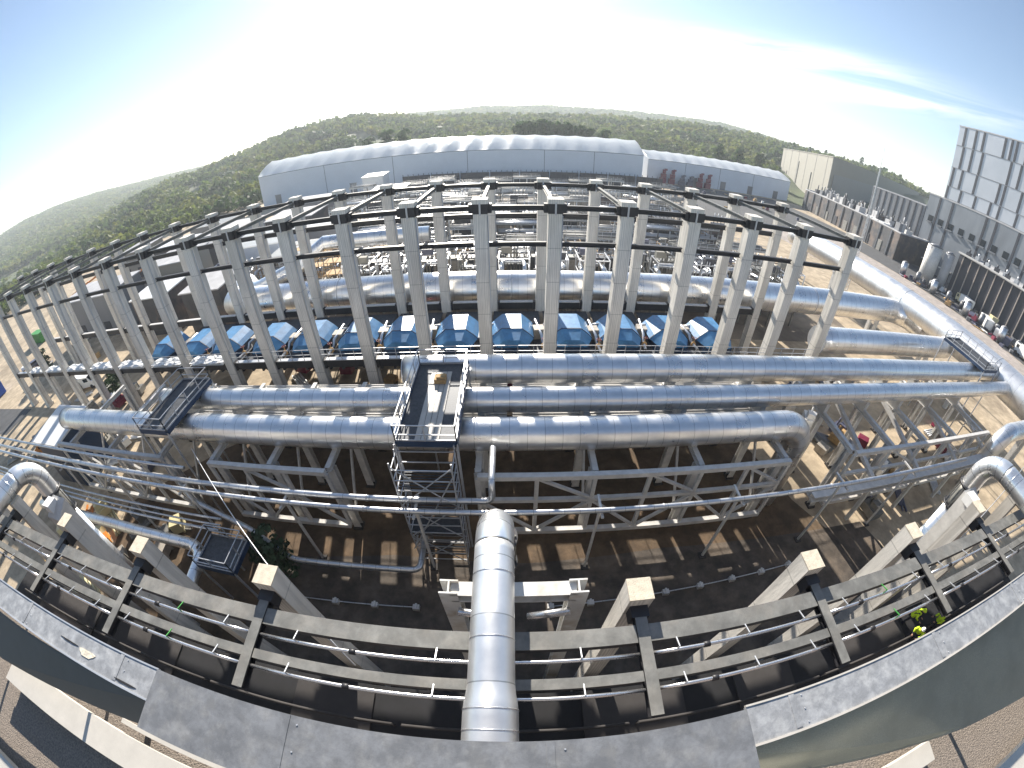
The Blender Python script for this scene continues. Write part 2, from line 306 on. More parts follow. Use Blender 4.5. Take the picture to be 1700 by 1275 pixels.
# hills: a terrain sheet whose skyline follows the ridges
R1 = [(-75.0, 1.0), (-66.0, 1.62), (-62.8, 1.93), (-58.3, 1.85), (-53.8, 1.49), (-49.0, 0.9), (-44.0, 0.55), (-40.2, 0.3), (-35, .1), (-30, -.4)]
R2 = [(-75, -3.2), (-65, -2.9), (-57.3, -2.2), (-53.1, -1.37), (-49.4, -0.69), (-45.0, -0.2), (-40.2, -0.05), (-35.4, 0.5), (-28.1, 2.1), (-22.6, 2.4), (-19.4, 2.5), (-14.8, 1.9), (-12.4, 1.6), (-6.9, 1.3), (0, 1.1), (8, 1.2), (16, 1.4), (22, 1.5), (27.7, 1.6), (32.4, 1.5), (36.3, 1.3), (43.3, 1.2), (48.6, 1.35), (54.2, .6), (60, -.2), (75, -1)]
R3 = [(-34, -.5), (-25, .6), (-16, 1.9), (-12.4, 2.07), (-6.9, 2.16), (-3.7, 2.4), (0.2, 2.3), (4.2, 2.46), (8.9, 2.3), (16.0, 2.32), (22.3, 2.26), (27.7, 2.31), (32.4, 1.9), (36.3, 1.5), (43.3, .8), (50, 0)]
def hill_height(az_deg, r, T, r0, r1):
    e = np.interp(az_deg, [a for a, _ in T], [b for _, b in T]); top = 24 + r1*np.tan(np.radians(e))
    s = np.clip((r-r0)/(r1-r0), 0, 1); s = s*s*(3-2*s); back = np.clip((r-r1)/(r1*.5), 0, 1)
    n = np.sin(az_deg*1.7+r*.011)*np.sin(az_deg*.63-r*.017)
    return top*s*(1-.6*back) + n*4*s*(1-s)*1.5
def terrain(name, T, r0, r1, rmax, a0, a1, mat_, z0=-.4):
    na, nr = int((a1-a0)*2), 26; A = np.linspace(a0, a1, na+1); Q = np.concatenate([np.linspace(r0, r1, nr-6), np.linspace(r1, rmax, 7)[1:]])
    b = MB()
    for a in A:
        for r in Q:
            b.v.append((r*math.sin(R(a)), r*math.cos(R(a)), float(hill_height(a, r, T, r0, r1))+z0))
    m = len(Q)
    for i in range(na):
        for j in range(m-1): b.face([i*m+j, (i+1)*m+j, (i+1)*m+j+1, i*m+j+1], sm=True)
    return tag(b.build(name, mat_), kind='structure')
terrain('hills', R2, 225, 620, 900, -78, 78, M['hill'])
terrain('far_hills', R1, 640, 1700, 2400, -80, -28, M['hill'])
terrain('far_hills', R3, 800, 1300, 1900, -34, 52, M['hill'])
gb = MB(); gb.v = [(-4000, -400, -1.5), (4000, -400, -1.5), (4000, 4000, -1.5), (-4000, 4000, -1.5)]; gb.face([0, 1, 2, 3]); tag(gb.build('terrain', M['hill']), kind='structure')
# woods on the hills: crowns of leaf-clump faces
def crowns(P, rad, hgt, nf, rng, size=.55):
    """P (n,3) base points -> vertices of quads spread over ellipsoid crowns"""
    n = len(P); d = rng.normal(size=(n, nf, 3)); d /= np.linalg.norm(d, axis=2, keepdims=True); d[..., 2] = np.abs(d[..., 2])*1.1-.25
    rr = rng.uniform(.62, 1.05, (n, nf, 1)); c = P[:, None, :] + d*rr*np.stack([rad, rad, hgt*.5], 1)[:, None, :]; c[..., 2] += (hgt*.55)[:, None]
    nrm = d + rng.normal(size=d.shape)*.55; nrm /= np.linalg.norm(nrm, axis=2, keepdims=True)
    t = np.cross(nrm, rng.normal(size=d.shape)); t /= np.linalg.norm(t, axis=2, keepdims=True); b = np.cross(nrm, t)
    s = (rad[:, None, None]*size*rng.uniform(.6, 1.25, (n, nf, 1)))
    q = np.stack([c-t*s-b*s*.7, c+t*s-b*s*.8, c+t*s*.8+b*s, c-t*s*.9+b*s*.8], 2)
    return q.reshape(-1, 3)
def quads_mesh(name, V_, mat_, parent=None):
    n = len(V_)//4; me = bpy.data.meshes.new(name); me.vertices.add(len(V_)); me.vertices.foreach_set('co', V_.astype(np.float32).ravel())
    me.loops.add(4*n); me.loops.foreach_set('vertex_index', np.arange(4*n, dtype=np.int32)); me.polygons.add(n)
    me.polygons.foreach_set('loop_start', np.arange(0, 4*n, 4, dtype=np.int32)); me.materials.append(mat_); me.update(calc_edges=True); me.validate()
    o = bpy.data.objects.new(name, me); COL.objects.link(o)
    if parent: o.parent = parent
    return o
def scatter(n, a0, a1, r0, r1, T, h0, h1, keep=None, z0=-.4):
    a = RNG.uniform(a0, a1, n); r = np.sqrt(RNG.uniform(r0*r0, r1*r1, n)); x = r*np.sin(np.radians(a)); y = r*np.cos(np.radians(a))
    z = hill_height(a, r, T, h0, h1) + z0
    P = np.stack([x, y, z], 1); f = np.sin(x*.02+1)*np.sin(y*.023+x*.007)+.35*np.sin(x*.09)*np.sin(y*.08)
    k = f > -.85
    if keep is not None: k &= keep(a, r, x, y)
    return P[k]
P = scatter(60000, -76, 60, 225, 640, R2, 225, 620, lambda a, r, x, y: ~((y < 235) & (x > -125) & (x < 160)) & ~((a > 33) & (r < 300)) & ~((a > 35.4) & (y < 330) & (x > 170)))
rd = RNG.uniform(1.0, 2.4, len(P))*RNG.choice([.55, .8, 1, 1.25, 1.9], len(P), p=[.2, .25, .3, .17, .08]); near = np.linalg.norm(P[:, :2], axis=1) < 400
V1 = crowns(P[near], rd[near], rd[near]*RNG.uniform(1.6, 2.3, near.sum()), 26, RNG, .27); V2 = crowns(P[~near], rd[~near], rd[~near]*RNG.uniform(1.6, 2.3, (~near).sum()), 9, RNG, .44)
VA = np.concatenate([V1, V2]); sel = (np.sin(VA[::4, 0]*.05+2)*np.sin(VA[::4, 1]*.043)+RNG.normal(size=len(VA)//4)*.05) > .42; sel = np.repeat(sel, 4)
tag(quads_mesh('woods', VA[~sel], M['leaf']), 'light green mixed woodland covering the hills beyond the works', 'woods', kind='stuff')
tag(quads_mesh('woods', VA[sel], M['pine']), 'darker pine stands between the light green woods on the hills', 'woods', kind='stuff')
P = scatter(22000, -78, -30, 640, 1750, R1, 640, 1700); P2 = scatter(14000, -32, 52, 850, 1330, R3, 800, 1300)
P = np.concatenate([P, P2]); rd = RNG.uniform(3, 6, len(P)); V3 = crowns(P, rd, rd*1.8, 8, RNG, .62)
tag(quads_mesh('far_woods', V3, M['leaf']), 'hazy woodland on the far ridges', 'woods', kind='stuff')
# single pines that stand out behind the tents and the beige hall
def pine(i, x, y, z, h, label):
    t = empty('pine_tree', (x, y, z), label, 'tree', 'dark pines behind the white tents')
    b = MB(); b.tube([(0, 0, 0), (.1, .05, h*.45), (0, 0, h*.92)], [h*.028, h*.02, h*.006], 7)
    for k in range(7):
        an = k*2.4; zz = h*(.3+.08*k); b.tube([(0, 0, zz), (math.cos(an)*h*.16, math.sin(an)*h*.16, zz+h*.06)], [h*.009, h*.004], 5)
    b.build('trunk', M['trunk'], t)
    n = 9; PP = np.array([(math.cos(k*2.4)*h*.13*(1-k/n*.6), math.sin(k*2.4)*h*.13*(1-k/n*.6), h*(.16+.075*k)) for k in range(n)])
    quads_mesh('crown', crowns(PP, np.full(n, h*.15), np.full(n, h*.22), 60, np.random.default_rng(50+i), .22), M['pine'], t)
px_ = [862, 872, 884, 895, 908, 921, 935, 948, 962, 977, 1003, 640, 668, 610, 1195, 1228, 1262, 1322, 1345, 1372, 1402, 1432]
for i, p in enumerate(px_):
    ytop = np.interp(p, [600, 640, 860, 900, 1000, 1195, 1262, 1322, 1432], [226, 214, 200, 197, 214, 240, 250, 236, 262]) + random.uniform(-2, 4)
    q = at(p, float(ytop), y=262 if p < 1300 else 440); a_ = math.degrees(math.atan2(q.x, q.y)); r_ = math.hypot(q.x, q.y)
    zb = float(hill_height(a_, r_, R2, 225, 620))-.4; h = max(7, q.z-zb)
    where = 'behind the long white tent' if p < 1050 else ('behind the lower white tent' if p < 1300 else 'behind the beige hall')
    grp = [w for w in px_ if (w < 1050) == (p < 1050) and (w < 1300) == (p < 1300)]
    pine(i, q.x, q.y, zb, h, f'dark green pine {where}, {ORD[sorted(grp).index(p)+1]} from the left of its group')
# pale road beside the yard, asphalt lots, sheets coloured dark for the shade under the pipe bridge
def sheet(name, pts, z, m):
    b = MB(); b.v = [(p[0], p[1], z) for p in pts]; b.face(list(range(len(pts)))); return tag(b.build(name, m), kind='structure')
sheet('road', [(88, -30), (119, -30), (119, 118), (80, 118), (84, 60)], .012, M['road'])
sheet('paved_yard', [(119.5, -30), (158, -30), (158, 118), (119.5, 118)], .008, M['asphalt'])
sheet('asphalt_road', [(-330, 8), (-330, 16), (-79, 26.5), (-79, 20)], .008, M['asphalt'])
sheet('asphalt_lot', [(62, 118), (140, 118), (140, 196), (76, 196)], .008, M['asphalt'])
sheet('gravel_yard', [(-36, 42.0), (56, 42.0), (60, 165), (-50, 165)], .006, M['yard'])
sheet('sand_shade_ground', [(-33, 6), (-30, 2), (25, 2), (27, 9), (23, 16), (20, 27.5), (-21, 27.5), (-28, 22), (-36, 14)], .008, M['brown_shade_ground'])
sheet('shade_ground', [(-19, .5), (24, .5), (31, 7), (29, 12.6), (10, 13.2), (1, 12.6), (-8, 13.0), (-16, 12.0)], .012, M['shade_ground'])

# ================================================================== TENTS
def tent(name, x0, x1, y0, y1, he, hr, bay, label, seams):
    t = empty(name, ((x0+x1)/2, y0, 0), label, 'tent'); o = t.location
    ym = (y0+y1)/2; n = max(2, round((x1-x0)/bay)); b = MB()
    # roof: fabric that sags between the frames
    cols = []
    sub = 6
    for i in range(n*sub+1):
        x = x0+(x1-x0)*i/(n*sub); f = abs(math.sin(math.pi*i/sub)); row = []
        for s, (yy, zz) in enumerate(((y0, he), (y0+(ym-y0)*.2, he+(hr-he)*.34), (y0+(ym-y0)*.6, he+(hr-he)*.74), (ym, hr), (y1-(y1-ym)*.5, he+(hr-he)*.6), (y1, he))):
            sag = (0.15, 1.25, .8, .35, .5, .1)[s]*f**1.3; row.append(len(b.v)); b.v.append((x, yy, zz-sag+.02))
        cols.append(row)
    for i in range(len(cols)-1):
        for s in range(5): b.face([cols[i][s], cols[i+1][s], cols[i+1][s+1], cols[i][s+1]], sm=True)
    b.build('roof', M['tent'], t, origin=o)
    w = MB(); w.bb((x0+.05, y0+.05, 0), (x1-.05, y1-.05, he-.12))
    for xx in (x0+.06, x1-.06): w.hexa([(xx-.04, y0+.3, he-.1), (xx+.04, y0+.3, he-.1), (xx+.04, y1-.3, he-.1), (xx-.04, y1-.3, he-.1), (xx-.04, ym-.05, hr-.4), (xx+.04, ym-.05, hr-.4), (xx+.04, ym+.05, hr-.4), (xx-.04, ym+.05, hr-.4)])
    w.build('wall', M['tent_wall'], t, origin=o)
    for xx in seams:
        s = MB(); s.bb((xx-.12, y0-.02, 0), (xx+.12, y0+.04, he-.1)); s.build('seam', M['seam'], t, origin=o)
    for k, xx in enumerate(np.linspace(x0+9, x1-9, 5)):
        s = MB(); s.bb((xx-1.6, y0-.03, 0), (xx+1.6, y0+.03, 4.2)); s.bb((xx-1.75, y0-.06, 4.2), (xx+1.75, y0+.02, 4.4)); s.build('door', M['greywall'], t, origin=o)
    s = MB(); s.bar((x0, y0-.03, he-.25), (x1, y0-.03, he-.25), .1, .25); s.build('eave_rail', M['seam'], t, origin=o)
    return t
tent('tent_hall', -117, 56.5, 175, 205, 14.4, 20.2, 9.2, 'long white ridged tent hall in front of the wooded hills', [-82, -50, -18, 14, 35])
tent('tent_hall', 67.5, 154, 201.5, 229, 11.5, 15.4, 7.0, 'lower white tent hall right of the long one, red machines along its wall', [88, 108, 129])
for k, q in enumerate((1101, 1116, 1133, 1147, 1163, 1177)):
    p = at(q, 296 if q < 1130 else 300, z=1.2); p = at(q, 290, y=198.5); x = p.x; red = k not in (2, 3)
    t = empty('machine_tower', (x, 198.5, 0), f'{"dark red" if red else "slate grey"} stacked machine, {ORD[k+1]} from the left, against the lower tent wall', 'machine', 'row of machines along the lower tent wall')
    m_ = M['red'] if red else M['slate']; hh = 7.6 if red else 5.4
    b = MB(); b.box((0, 0, hh*.18), (3.0, 2, hh*.36)); b.build('base', m_, t)
    b = MB(); b.box((.3, 0, hh*.52), (2.2, 1.6, hh*.26)); b.bar((-.9, 0, hh*.36), (-.9, 0, hh*.66), .3, .8); b.build('body', m_, t)
    b = MB(); b.box((.5, 0, hh*.80), (1.5, 1.2, hh*.26)); b.box((1.2, 0, hh*.93), (1.4, .9, hh*.12)); b.build('head', m_, t)

# ================================================================== HALLS AND TOWER ON THE RIGHT
def prism_building(name, pts, z0, z1, m, label, roofm=None, cat='building', par=.5):
    c = (sum(p[0] for p in pts)/len(pts), sum(p[1] for p in pts)/len(pts), 0)
    t = empty(name, c, label, cat); b = MB(); n = len(pts)
    b.v = [(p[0], p[1], z0) for p in pts]+[(p[0], p[1], z1) for p in pts]
    for i in range(n): b.face([i, (i+1) % n, n+(i+1) % n, n+i])
    b.face(list(range(n, 2*n))); b.build('wall', m, t, origin=c)
    r = MB(); r.v = [(c[0]+(p[0]-c[0])*1.004, c[1]+(p[1]-c[1])*1.004, z) for z in (z1+.004, z1+par) for p in pts]
    for i in range(n): r.face([i, (i+1) % n, n+(i+1) % n, n+i])
    r.v += [(c[0]+(p[0]-c[0])*.985, c[1]+(p[1]-c[1])*.985, z) for z in (z1+par, z1+.006) for p in pts]
    for i in range(n): r.face([n+i, n+(i+1) % n, 2*n+(i+1) % n, 2*n+i]); r.face([2*n+i, 2*n+(i+1) % n, 3*n+(i+1) % n, 3*n+i])
    r.face([3*n+i for i in range(n)]); r.build('roof', roofm or m, t, origin=c)
    return t, c
bt, bc = prism_building('beige_hall', [(229, 318), (176, 195), (462, 341), (462, 455)], 0, 31.2, M['beige'], 'big windowless beige hall with a grey end wall, beyond the yard')
b = MB(); b.v = [(181.2, 197.3, .5), (315, 265.8, .5), (315, 265.8, 22), (181.2, 197.3, 22)]; b.face([0, 1, 2, 3])
nrm = V(146, -286, 0).normalized()*.15; b.v = [(v[0]+nrm.x, v[1]+nrm.y, v[2]) for v in b.v]; b.v += [(v[0]-nrm.x, v[1]-nrm.y, v[2]) for v in b.v[:4]]
b.face([4, 7, 6, 5]); [b.face([i, 4+i, 4+(i+1) % 4, (i+1) % 4]) for i in range(4)]
b.build('grey_panel', M['greywall'], bt, origin=bc)
for k, (f0, hz) in enumerate(((.2, 14), (.45, 24), (.72, 19))):
    p0 = V(229, 318, 0).lerp(V(176, 195, 0), f0); d = MB(); d.bar((p0.x-.3, p0.y+.1, 0), (p0.x-.3, p0.y+.1, hz), .4, .4); d.build('downpipe', M['greywall'], bt, origin=bc)
for k in range(6):
    p0 = V(229, 318, 0).lerp(V(176, 195, 0), .08+k*.17); d = MB(); d.bar((p0.x-.12, p0.y, .2), (p0.x-.12, p0.y, 31), .12, .12); d.build('panel_joint', M['roof'], bt, origin=bc)
XB = 157.5
lt, lc = prism_building('clad_block', [(XB, 112.5), (XB, -60), (230, -60), (230, 112.5)], 0, 28.0, M['low_clad'], 'long low mirror-grey building with dark vertical strips and a row of small windows', M['roof'])
def strip(par, c, y, z0, z1, x=XB, w=.95): b = MB(); b.bb((x-.2, y-w/2, z0), (x+.03, y+w/2, z1)); b.build('dark_strip', M['fin'], par, origin=c)
for y in (106.8, 100.6, 84.9, 80.5, 70.9, 65.1, 57.8, 49.9, 42): strip(lt, lc, y, 1, 27.9)
for k in range(12):
    y = 109.0-k*5.1; b = MB(); b.bb((XB-.1, y-1.25, 17.9), (XB+.02, y+1.25, 20.2)); b.build('window', M['glass'], lt, origin=lc)
    b = MB(); b.bb((XB-.9, y-1.4, 17.4), (XB-.002, y+1.4, 17.75)); b.build('window_sill', M['greywall'], lt, origin=lc)
for k in range(7):
    y = 103-k*9; b = MB(); b.bb((XB-3.2, y-2.2, 3.6), (XB-.01, y+2.2, 4.0)); b.build('canopy', M['white'], lt, origin=lc)
    b = MB(); b.bb((XB-.08, y-1.8, 0), (XB+.02, y+1.8, 3.4)); b.build('door', M['fin'], lt, origin=lc)
tt, tcn = prism_building('clad_tower', [(171.5, 115.2), (171.5, -30), (250, -30), (250, 115.2)], 29.1, 59.0, M['tower'], 'tall silver clad tower with staggered dark slits rising behind the low building', M['roof'])
rows_ = [(59.0, 51.4, [64.0, 61.0, 58.8, 53.2, 51.5, 50.2, 47.6, 45.2, 42.0]), (51.0, 42.2, [63.6, 61.0, 58.2, 50.6, 48.0, 44, 42]), (41.9, 34.3, [65.0, 62.4, 58.3, 52.0, 50.6, 46.3, 43.5]), (34.0, 29.1, [65.3, 61.4, 57.2, 53.0, 50.6, 46, 42])]
for z1, z0, ys in rows_:
    for y in ys: strip(tt, tcn, y*1.75, z0, z1, 171.5, .95)
    b = MB(); b.bb((171.38, -30, z0-.3), (171.52, 115.2, z0-.05)); b.build('floor_joint', M['greywall'], tt, origin=tcn)
wt, wc = prism_building('finned_wing', [(157.4, 143.5), (157.4, 112.8), (210, 112.8), (210, 143.5)], 0, 22.6, M['greywall'], 'grey wing with closely set dark fins between beige hall and clad block', M['roof'])
for k in range(9): strip(wt, wc, 142.4-k*3.5, 5, 22.5, 157.4, .6)
w2, c2 = prism_building('dark_wing', [(154, 187), (137.5, 106), (156.9, 106), (175, 187)], 0, 10.0, M['darkwall'], 'dark terraced building with roof machinery, in front of the finned wing', M['roof'])
def on_w2(f): return V(154, 187, 0).lerp(V(137.5, 106, 0), f)
for k in range(11):
    p0 = on_w2(.04+k*.09); d = MB(); d.bar((p0.x-.2, p0.y, 0), (p0.x-.2, p0.y, 9.8), .6, .6); d.build('wall_pier', M['greywall'], w2, origin=c2)
for k in range(8):
    p0 = on_w2(.1+k*.11); d = MB(); d.box((p0.x-.1, p0.y, 2.2), (.3, 3.2, 4.2), R(-11)); d.build('roller_door', M['brown_steel'] if k % 3 else M['fin'], w2, origin=c2)
for k in range(3):
    p0 = on_w2(.72+k*.055); d = MB(); d.box((p0.x+3.4, p0.y, 10.35), (4.4, 3.4, .7), R(-11)); d.build('skylight', M['white'], w2, origin=c2)
for k in range(60):
    f = random.uniform(.02, .98); p0 = on_w2(f); o_ = V(p0.x+random.uniform(2.5, 16), p0.y+1, 10.01)
    t = MB(); hh = random.uniform(.9, 3.4); t.box((0, 0, hh/2), (random.uniform(1, 3.6), random.uniform(1, 3), hh), R(-11)); t.tube([(.2, 0, hh), (.2, 0, hh+random.uniform(.6, 2.6))], .26, 8)
    q = t.build('roof_vent', random.choice([M['galv'], M['roof'], M['greywall'], M['darkwall'], M['fin']]), origin=(0, 0, 0)); q.location = o_
    tag(q, 'small ventilation machine among many on the dark terraced roof', 'roof vent', 'machines on the dark terraced roof')
for k, (x, y, lab, r_, hh, m_) in enumerate(((131.5, 85.5, 'tall grey round silo beside the louvred wall', 2.7, 12.3, 'galv'), (134.6, 81.0, 'narrower second silo between the first silo and the louvred wall', 1.7, 12.0, 'roof'))):
    t = empty('silo', (x, y, 0), lab, 'silo', 'silos by the louvred wall'); b = MB(); b.tube([(0, 0, 0), (0, 0, hh)], r_, 28); b.build('shell', M[m_], t)
    b = MB(); b.tube([(0, 0, hh+.002), (0, 0, hh+.7)], [r_*1.03, r_*.3], 28); b.build('roof', M['greywall'], t)
    b = MB(); b.bar((-r_-.15, .3, 0), (-r_-.15, .3, hh), .1); b.bar((-r_-.15, -.3, 0), (-r_-.15, -.3, hh), .1)
    for j in range(24): b.bar((-r_-.15, .3, .4+j*.48), (-r_-.15, -.3, .4+j*.48), .06)
    b.build('ladder', M['rail'], t)
l2, c3 = prism_building('louvred_wall', [(136, 78.5), (136, 40), (157, 40), (157, 78.5)], 0, 13.4, M['fin'], 'black louvred building with slim pale fins beside the silos', M['roof'])
for k in range(12):
    y = 76.6-k*3.2; d = MB(); d.bar((135.8, y, .3), (135.8, y, 13.3), .34, .3); d.build('pale_fin', M['fbrown'], l2, origin=c3)
d = MB(); d.bar((135.5, 78.8, 13.9), (135.5, 40, 13.9), .8, .5); d.build('gutter', M['galv'], l2, origin=c3)
for k in range(14):
    y = 77-k*2.6; d = MB(); d.box((0, 0, .8), (1.6, 1.4, 1.6)); d.tube([(0, 0, 1.6), (0, 0, 2.6)], .3, 8); o_ = d.build('roof_vent', M['rail'] if k % 2 else M['fin'], origin=(0, 0, 0)); o_.location = (139+2*(k % 3), y, 13.41)
    tag(o_, f'roof machine on the black louvred building, {ORD[k+1]} from the silos', 'roof vent', 'machines on the louvred building roof')
# mast
p = at(1437, 385, y=60); t = empty('lattice_mast', (66.5, 60, 0), 'slim lattice mast rising right of the last tall column', 'mast'); b = MB()
for a in ((-.3, -.3), (.3, -.3), (0, .35)): b.bar((a[0], a[1], 0), (a[0]*.3, a[1]*.3, 27), .09)
for k in range(26):
    z = k; s = 1-.7*z/27; b.bar((-.3*s, -.3*s, z), (.3*s, -.3*s, z+1), .05); b.bar((.3*s, -.3*s, z), (0, .35*s, z+1), .05)
b.build('lattice', M['rail'], t); b = MB(); b.tube([(0, 0, 26.8), (0, 0, 31)], .05, 6); b.build('aerial', M['rail'], t)
# ================================================================== TWO ROWS OF TALL COLUMNS
FX = [-79.2, -72.9, -66.72, -60.09, -53.1, -46.4, -39.9, -33.47, -27.3, -22.31, -17.2, -12.2, -7.16, -2.12, 3.02, 8.08, 13.27, 18.4, 23.64, 29.6]
BX = [-84.0, -77.5, -71.04, -64.9, -58.0, -51.73, -45.57, -39.3, -33.13, -27.1, -21.8, -16.85, -11.9, -7.01, -2.02, 2.97, 7.95, 12.85, 17.82, 22.9, 29.0]
YF, YB, ZT, ZD = 27.7, 38.5, 19.15, 6.5
def make_column(name, label, group, w, d):
    t = empty(name, (0, 0, 0), label, 'column', group)
    b = MB(); b.bb((-w/2, -d/2, -.3), (w/2, d/2, ZT-.32)); b.bb((-w/2-.12, -d/2-.12, -.3), (w/2+.12, d/2+.12, .5)); b.build('shaft', M['concrete'], t)
    b = MB(); b.bb((-w/2-.05, -d/2-.05, ZT-1.02), (w/2+.05, d/2+.05, ZT-.325)); b.bb((-w/2-.32, -.3, ZT-1.0), (w/2+.32, .3, ZT-.36)); b.build('steel_collar', M['black'], t)
    b = MB(); b.bb((-w/2-.07, -d/2-.07, ZT-.32), (w/2+.09, d/2+.09, ZT)); b.build('cap', M['concrete'], t)
    b = MB(); b.bb((-.06, -d/2-.12, ZT-1.1), (.06, -d/2-.05, ZT-.2)); b.build('cleat', M['rail'], t)
    b = MB(); b.tube([(w/2+.05, -d/2+.15, .5), (w/2+.05, -d/2+.15, ZT-1.2)], .035, 6); b.bb((w/2-.02, -d/2+.05, 7.4), (w/2+.12, -d/2+.25, 7.7)); b.build('conduit', M['rail'], t)
    b = MB(); b.bb((-w/2-.28, -.32, ZD-.95), (w/2+.28, .32, ZD-.1)); b.build('deck_bracket', M['black'], t)
    return t
gF, gB = 'tall concrete columns of the front row', 'tall concrete columns of the back row'
lF = lambda i: f'tall pale concrete column in the front row, {ORD[i+1]} from the left'
lB = lambda i: f'tall pale concrete column in the back row, {ORD[i+1]} from the left'
cF = make_column('concrete_column', lF(0), gF, .94, .92); cF.location = (FX[0], YF, 0)
for i, x in enumerate(FX[1:], 1): dup(cF, (x, YF, 0), lF(i))
cB = dup(cF, (BX[0], YB, 0), lB(0), group=gB)
for i, x in enumerate(BX[1:], 1): dup(cB, (x, YB, 0), lB(i))
def span(name, xs, y, z, w, h, m, lab, group, cat='beam', gap=.54, flange=None):
    for i in range(len(xs)-1):
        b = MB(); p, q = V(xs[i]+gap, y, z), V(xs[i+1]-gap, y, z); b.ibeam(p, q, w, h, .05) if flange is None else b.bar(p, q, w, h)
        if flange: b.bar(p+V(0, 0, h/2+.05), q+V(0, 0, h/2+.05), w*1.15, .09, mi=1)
        tag(b.build(name, m, origin=p), lab(i), cat, group)
span('top_beam', FX, YF, ZT-.68, .3, .34, M['black'], lambda i: f'black steel beam joining tops of the {ORD[i+1]} and {ORD[i+2]} front-row columns', 'top beams of the front row')
span('middle_beam', FX, YF, 24-8.17, .3, .34, M['black'], lambda i: f'dark steel beam halfway up, between the {ORD[i+1]} and {ORD[i+2]} front-row columns', 'middle beams of the front row')
span('top_beam', BX, YB, ZT-.62, .3, .34, M['black'], lambda i: f'black steel beam joining tops of the {ORD[i+1]} and {ORD[i+2]} back-row columns', 'top beams of the back row')
span('middle_beam', BX, YB, 24-8.5, .3, .5, M['black'], lambda i: f'dark steel beam halfway up, between the {ORD[i+1]} and {ORD[i+2]} back-row columns', 'middle beams of the back row')
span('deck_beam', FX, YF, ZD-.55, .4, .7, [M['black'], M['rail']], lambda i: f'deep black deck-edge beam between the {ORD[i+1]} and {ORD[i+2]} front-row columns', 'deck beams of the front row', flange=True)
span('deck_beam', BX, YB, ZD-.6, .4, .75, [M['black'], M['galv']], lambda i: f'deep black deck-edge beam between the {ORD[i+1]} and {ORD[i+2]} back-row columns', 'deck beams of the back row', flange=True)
for i, x in enumerate(FX):
    p, q = V(x, YF+.56, ZT-.62), V(BX[i+1], YB-.56, ZT-.62); b = MB(); b.ibeam(p, q, .26, .3, .045)
    tag(b.build('cross_beam', M['brown_steel'], origin=p), f'thin steel cross beam from the {ORD[i+1]} front-row column top to the back row', 'beam', 'cross beams over the deck')
for i in range(6, len(FX)-3):       # deck panels between the rows
    b = MB(); x0, x1 = FX[i]+.2, FX[i+1]-.2; b.bb((x0, YF+.5, ZD-1.15), (x1, YB-.6, ZD-1.05))
    for k in range(4): b.bar((x0+.4+k*(x1-x0-.8)/3, YF+.5, ZD-1.4), (x0+.4+k*(x1-x0-.8)/3, YB-.6, ZD-1.4), .2, .45)
    tag(b.build('grating_deck', M['grate'], origin=(x0, YF, ZD)), f'dark grating deck panel behind the gap of front columns {ORD[i+1]} and {ORD[i+2]}', 'deck panel', 'deck panels between the column rows')
b = MB()
for z in (.55, 1.05): b.bar((FX[6], YF-.35, ZD+z), (FX[-1], YF-.35, ZD+z), .045)
for i in range(len(FX[6:])-1):
    for k in range(1, 4): x = FX[6+i]+(FX[7+i]-FX[6+i])*k/4; b.bar((x, YF-.35, ZD-.1), (x, YF-.35, ZD+1.05), .05)
tag(b.build('guard_rail', M['rail'], origin=(FX[6], YF, ZD)), 'thin grey guard rail along the front edge of the deck', 'railing')
# ------------------------------------------------------------------ blue enclosures on the deck
def make_box():
    t = empty('blue_enclosure', (0, 0, 0), '-', 'enclosure', 'blue enclosures on the deck')
    w, h = 1.95, 1.78
    prof = [(-w*.86, .62), (-w, .80), (-w*.80, 1.22), (-w*.45, h), (w*.45, h), (w*.80, 1.22), (w, .80), (w*.86, .62)]
    b = MB(); b.prism(prof, (0, -.4, 0), (0, 2.5, 0)); b.build('rear_cover', M['blue'], t)
    b = MB()
    n = len(prof); fr = [(x*.72, .62+(z-.62)*.62) for x, z in prof]
    b.v = [(x, -1.75, z) for x, z in fr]+[(x, -.46, z) for x, z in prof]
    for k in range(n): b.face([k, n+k, n+(k+1) % n, (k+1) % n])
    b.face(list(range(n))); b.face(list(range(n, 2*n))[::-1]); b.build('front_cover', M['blue'], t)
    b = MB(); b.prism([(x*1.025, .62+(z-.62)*1.03) for x, z in prof], (0, -.49, 0), (0, -.38, 0)); b.build('rib', M['dblue'], t)
    b = MB(); b.bb((-w*.82, -1.6, 0), (w*.82, 2.4, .615)); b.bb((-w*.6, -1.66, .12), (-.1, -1.598, .52)); b.bb((.1, -1.66, .12), (w*.6, -1.598, .52)); b.build('base', M['dblue'], t)
    b = MB(); b.tube([(-w*.8, 1.9, 1.0), (-w*1.15, 1.9, 1.0), (-w*1.15, 1.9, 0)], .12, 8); b.build('cable_duct', M['rail'], t)
    return t
bx = sorted([at(px, 565, y=30.5).x for px in (262, 318, 370, 441, 511, 590, 668, 757, 850, 948, 1032, 1112, 1187)])
box0 = make_box(); lab = lambda i: f'faceted blue enclosure on the deck behind the front columns, {ORD[i+1]} from the left'
box0.location = (bx[0], 31.2, ZD-1.04); box0['label'] = lab(0)
for i, x in enumerate(bx[1:], 1): dup(box0, (x, 31.2, ZD-1.04), lab(i))
